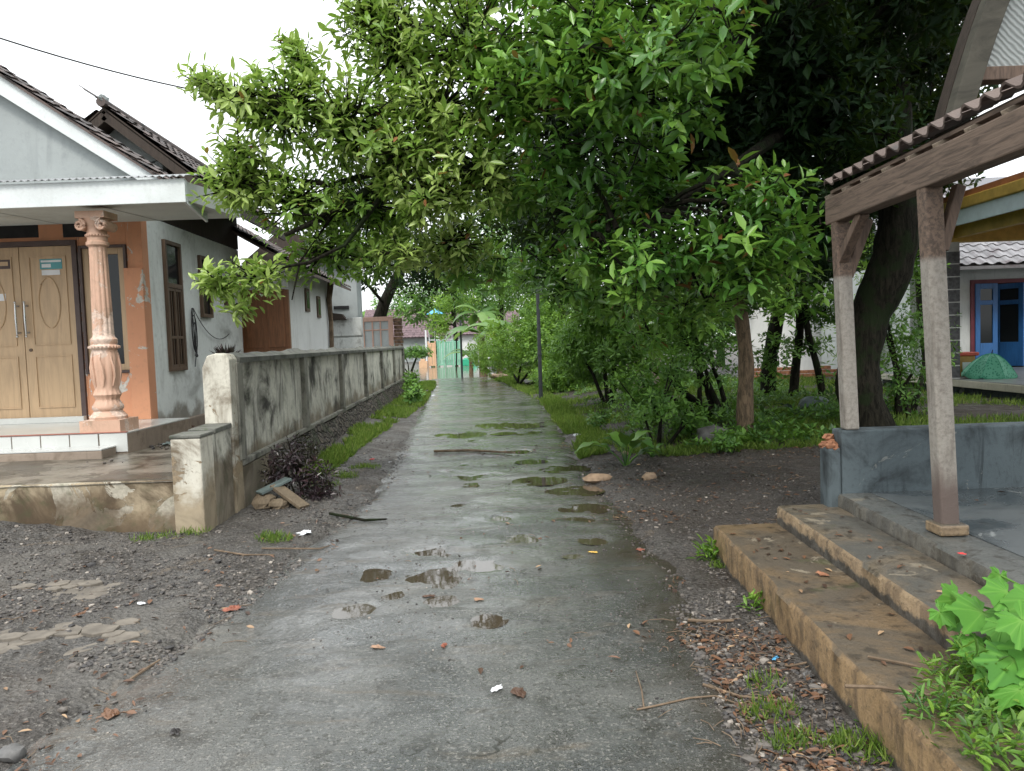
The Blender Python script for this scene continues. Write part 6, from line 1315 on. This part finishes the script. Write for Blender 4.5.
scrap(826, 693, .035, 'tan', 'ochre chip next to the flat grey stone', 'chip', 'brick_chip'); scrap(640, 553, .04, 'rust', 'red brown shard on the right gravel', 'shard', 'tile_shard', thin=.5)
scrap(497, 692, .045, 'whitepl', 'thin white scrap in the middle of the wet lane', thin=.1); scrap(378, 649, .045, 'tan', 'pinkish dead leaf on the lane, left of centre', 'leaf', 'dead_leaf', thin=.2); scrap(444, 649, .04, 'rust', 'orange dead leaf in the centre of the lane', 'leaf', 'dead_leaf', thin=.2)
scrap(520, 697, .06, 'litter', 'dark curled dead leaf right of the thin white scrap', 'leaf', 'dead_leaf', thin=.2); scrap(430, 598, .05, 'litter', 'brown dead leaf near the muddy puddles', 'leaf', 'dead_leaf', thin=.3); scrap(478, 602, .04, 'tan', 'pale dead leaf right of the brown one', 'leaf', 'dead_leaf', thin=.2)
scrap(593, 555, .04, 'yellow', 'yellow leaf on the right lane edge', 'leaf', 'dead_leaf', thin=.2); scrap(112, 718, .06, 'litter', 'reddish dead leaf on the wet left edge of the lane', 'leaf', 'dead_leaf', thin=.3); scrap(175, 738, .03, 'gravel', 'small black stone on the lane near the bottom left', 'stone', 'stone', thin=.9)
scrap(775, 664, .03, 'bluetarp', 'tiny blue scrap on the gravel beside the lowest step'); scrap(822, 575, .05, 'brick', 'red leaf on the lowest step', 'leaf', 'dead_leaf', hz=.237, thin=.2); scrap(962, 555, .025, 'redpl', 'small red petal on the pavilion floor', 'petal', 'petal', hz=.444)
def rock(px, py, s_, mat, label, name='stone', cat='stone', sq=(1, .8, .6)):
    c_ = G(px, py); z = float(surf(c_[0], c_[1])); o = MB().blob((c_[0], c_[1], z+s_*.3), (s_*sq[0], s_*sq[1], s_*sq[2]), .16, 10, 7).build(name, M[mat], None, True, origin=(c_[0], c_[1], z)); tag(o, label, cat)
rock(597, 483, .14, 'ochrestone', 'pale ochre stone on the right edge of the lane', sq=(1.1, .5, .38)); rock(650, 482, .08, 'ochrestone', 'small brown stone right of the pale ochre one'); rock(12, 757, .055, 'stone', 'grey lump of stone in the bottom left corner'); rock(63, 712, .022, 'gravel', 'small dark stone on the left lane edge')
rock(610, 455, .06, 'stone', 'grey stone in a short row at the lane edge below the grass'); rock(625, 457, .05, 'ochrestone', 'brown stone right of the grey one at the lane edge'); rock(713, 452, .22, 'stone', 'dark boulder at the foot of the sapling', sq=(1, .8, .7)); rock(640, 432, .0001, 'stone', '') if 0 else None
rock(815, 425, .26, 'slate', 'grey green boulder behind the parapet corner'); rock(498, 379, .3, 'ochrestone', 'earthy lump on the verge beyond the pole', sq=(1.3, 1, .35))
# little pile of broken slab, plank and stone by the wall
c_ = G(272, 510); z = gz(c_[0], c_[1]); pl = thing('plank', (c_[0], c_[1], z), 'muddy plank leaning on the stones by the purple shrub', 'plank')
MB().bar((c_[0]+.02, c_[1]+.06, z+.20), (c_[0]+.34, c_[1]-.12, z+.02), .13, .03).build('board', M['plank'], pl, bevel=.004)
tag(MB().bar((c_[0]-.10, c_[1]-.05, z+.15), (c_[0]+.12, c_[1]+.17, z+.24), .13, .025).build('slate_piece', M['slate'], bevel=.004, origin=(c_[0], c_[1], z+.18)), 'grey green broken slate resting on the stones by the plank', 'slate')
tag(MB().blob((c_[0]-.06, c_[1]-.02, z+.06), (.12, .10, .085), .15, 9, 6).build('rubble_stone', M['plank'], origin=(c_[0], c_[1], z)), 'brown rubble stone holding up the broken slate', 'stone'); tag(MB().blob((c_[0]+.09, c_[1]-.08, z+.04), (.09, .08, .06), .15, 9, 6).build('rubble_stone', M['plank'], origin=(c_[0]+.1, c_[1], z)), 'smaller brown rubble stone beneath the leaning plank', 'stone')
# pale broken concrete slabs set in the ground, left
for nm, (px, py, w_, n_) in enumerate(((70, 592, .35, 9), (30, 640, .55, 16), (0, 655, .4, 8))):
    m = MB(); c_ = G(px, py)
    for k in range(n_):
        x, y = c_[0]+random.uniform(-w_, w_), c_[1]+random.uniform(-.16, .16); z = gz(x, y); N = 6; r_ = random.uniform(.05, .12); a0 = random.random()*6
        m.prism([(x+r_*random.uniform(.7, 1.1)*math.cos(a0+t*6.283/N), y+r_*.8*random.uniform(.7, 1.1)*math.sin(a0+t*6.283/N), z-.02) for t in range(N)], (0, 0, .026+.008*random.random()))
    m.prism([(c_[0]+w_*1.25*math.cos(t*.524), c_[1]+.24*math.sin(t*.524), gz(c_[0]+w_*1.25*math.cos(t*.524), c_[1]+.24*math.sin(t*.524))-.03) for t in range(12)], (0, 0, .022))
    tag(m.build('broken_paving', simple('pale_mortar_bits', (.19, .165, .135), .75, .4, 9), bevel=.004, origin=(c_[0], c_[1], 0)), ['small patch of cracked pale paving below the terrace', 'larger cracked pale paving patch at the left edge', 'cracked pale paving at the very left border'][nm], 'paving')
# rubbish and dead leaves on the terrace beside the foundation
for k, (px, py) in enumerate(((185, 432), (176, 440), (192, 428), (168, 445))):
    c_ = G(px, py, TZ); scrap(px, py, .09, ['stone', 'whitepl', 'litter', 'slate'][k], ['grey rubble bit in the heap on the terrace behind the low pier', 'whitish scrap in the heap on the terrace', 'brown leaves in the heap on the terrace nearest the house', 'dark lump in the heap on the terrace nearest the steps'][k], 'rubble', 'rubble_bit', hz=TZ+.01, thin=.5)
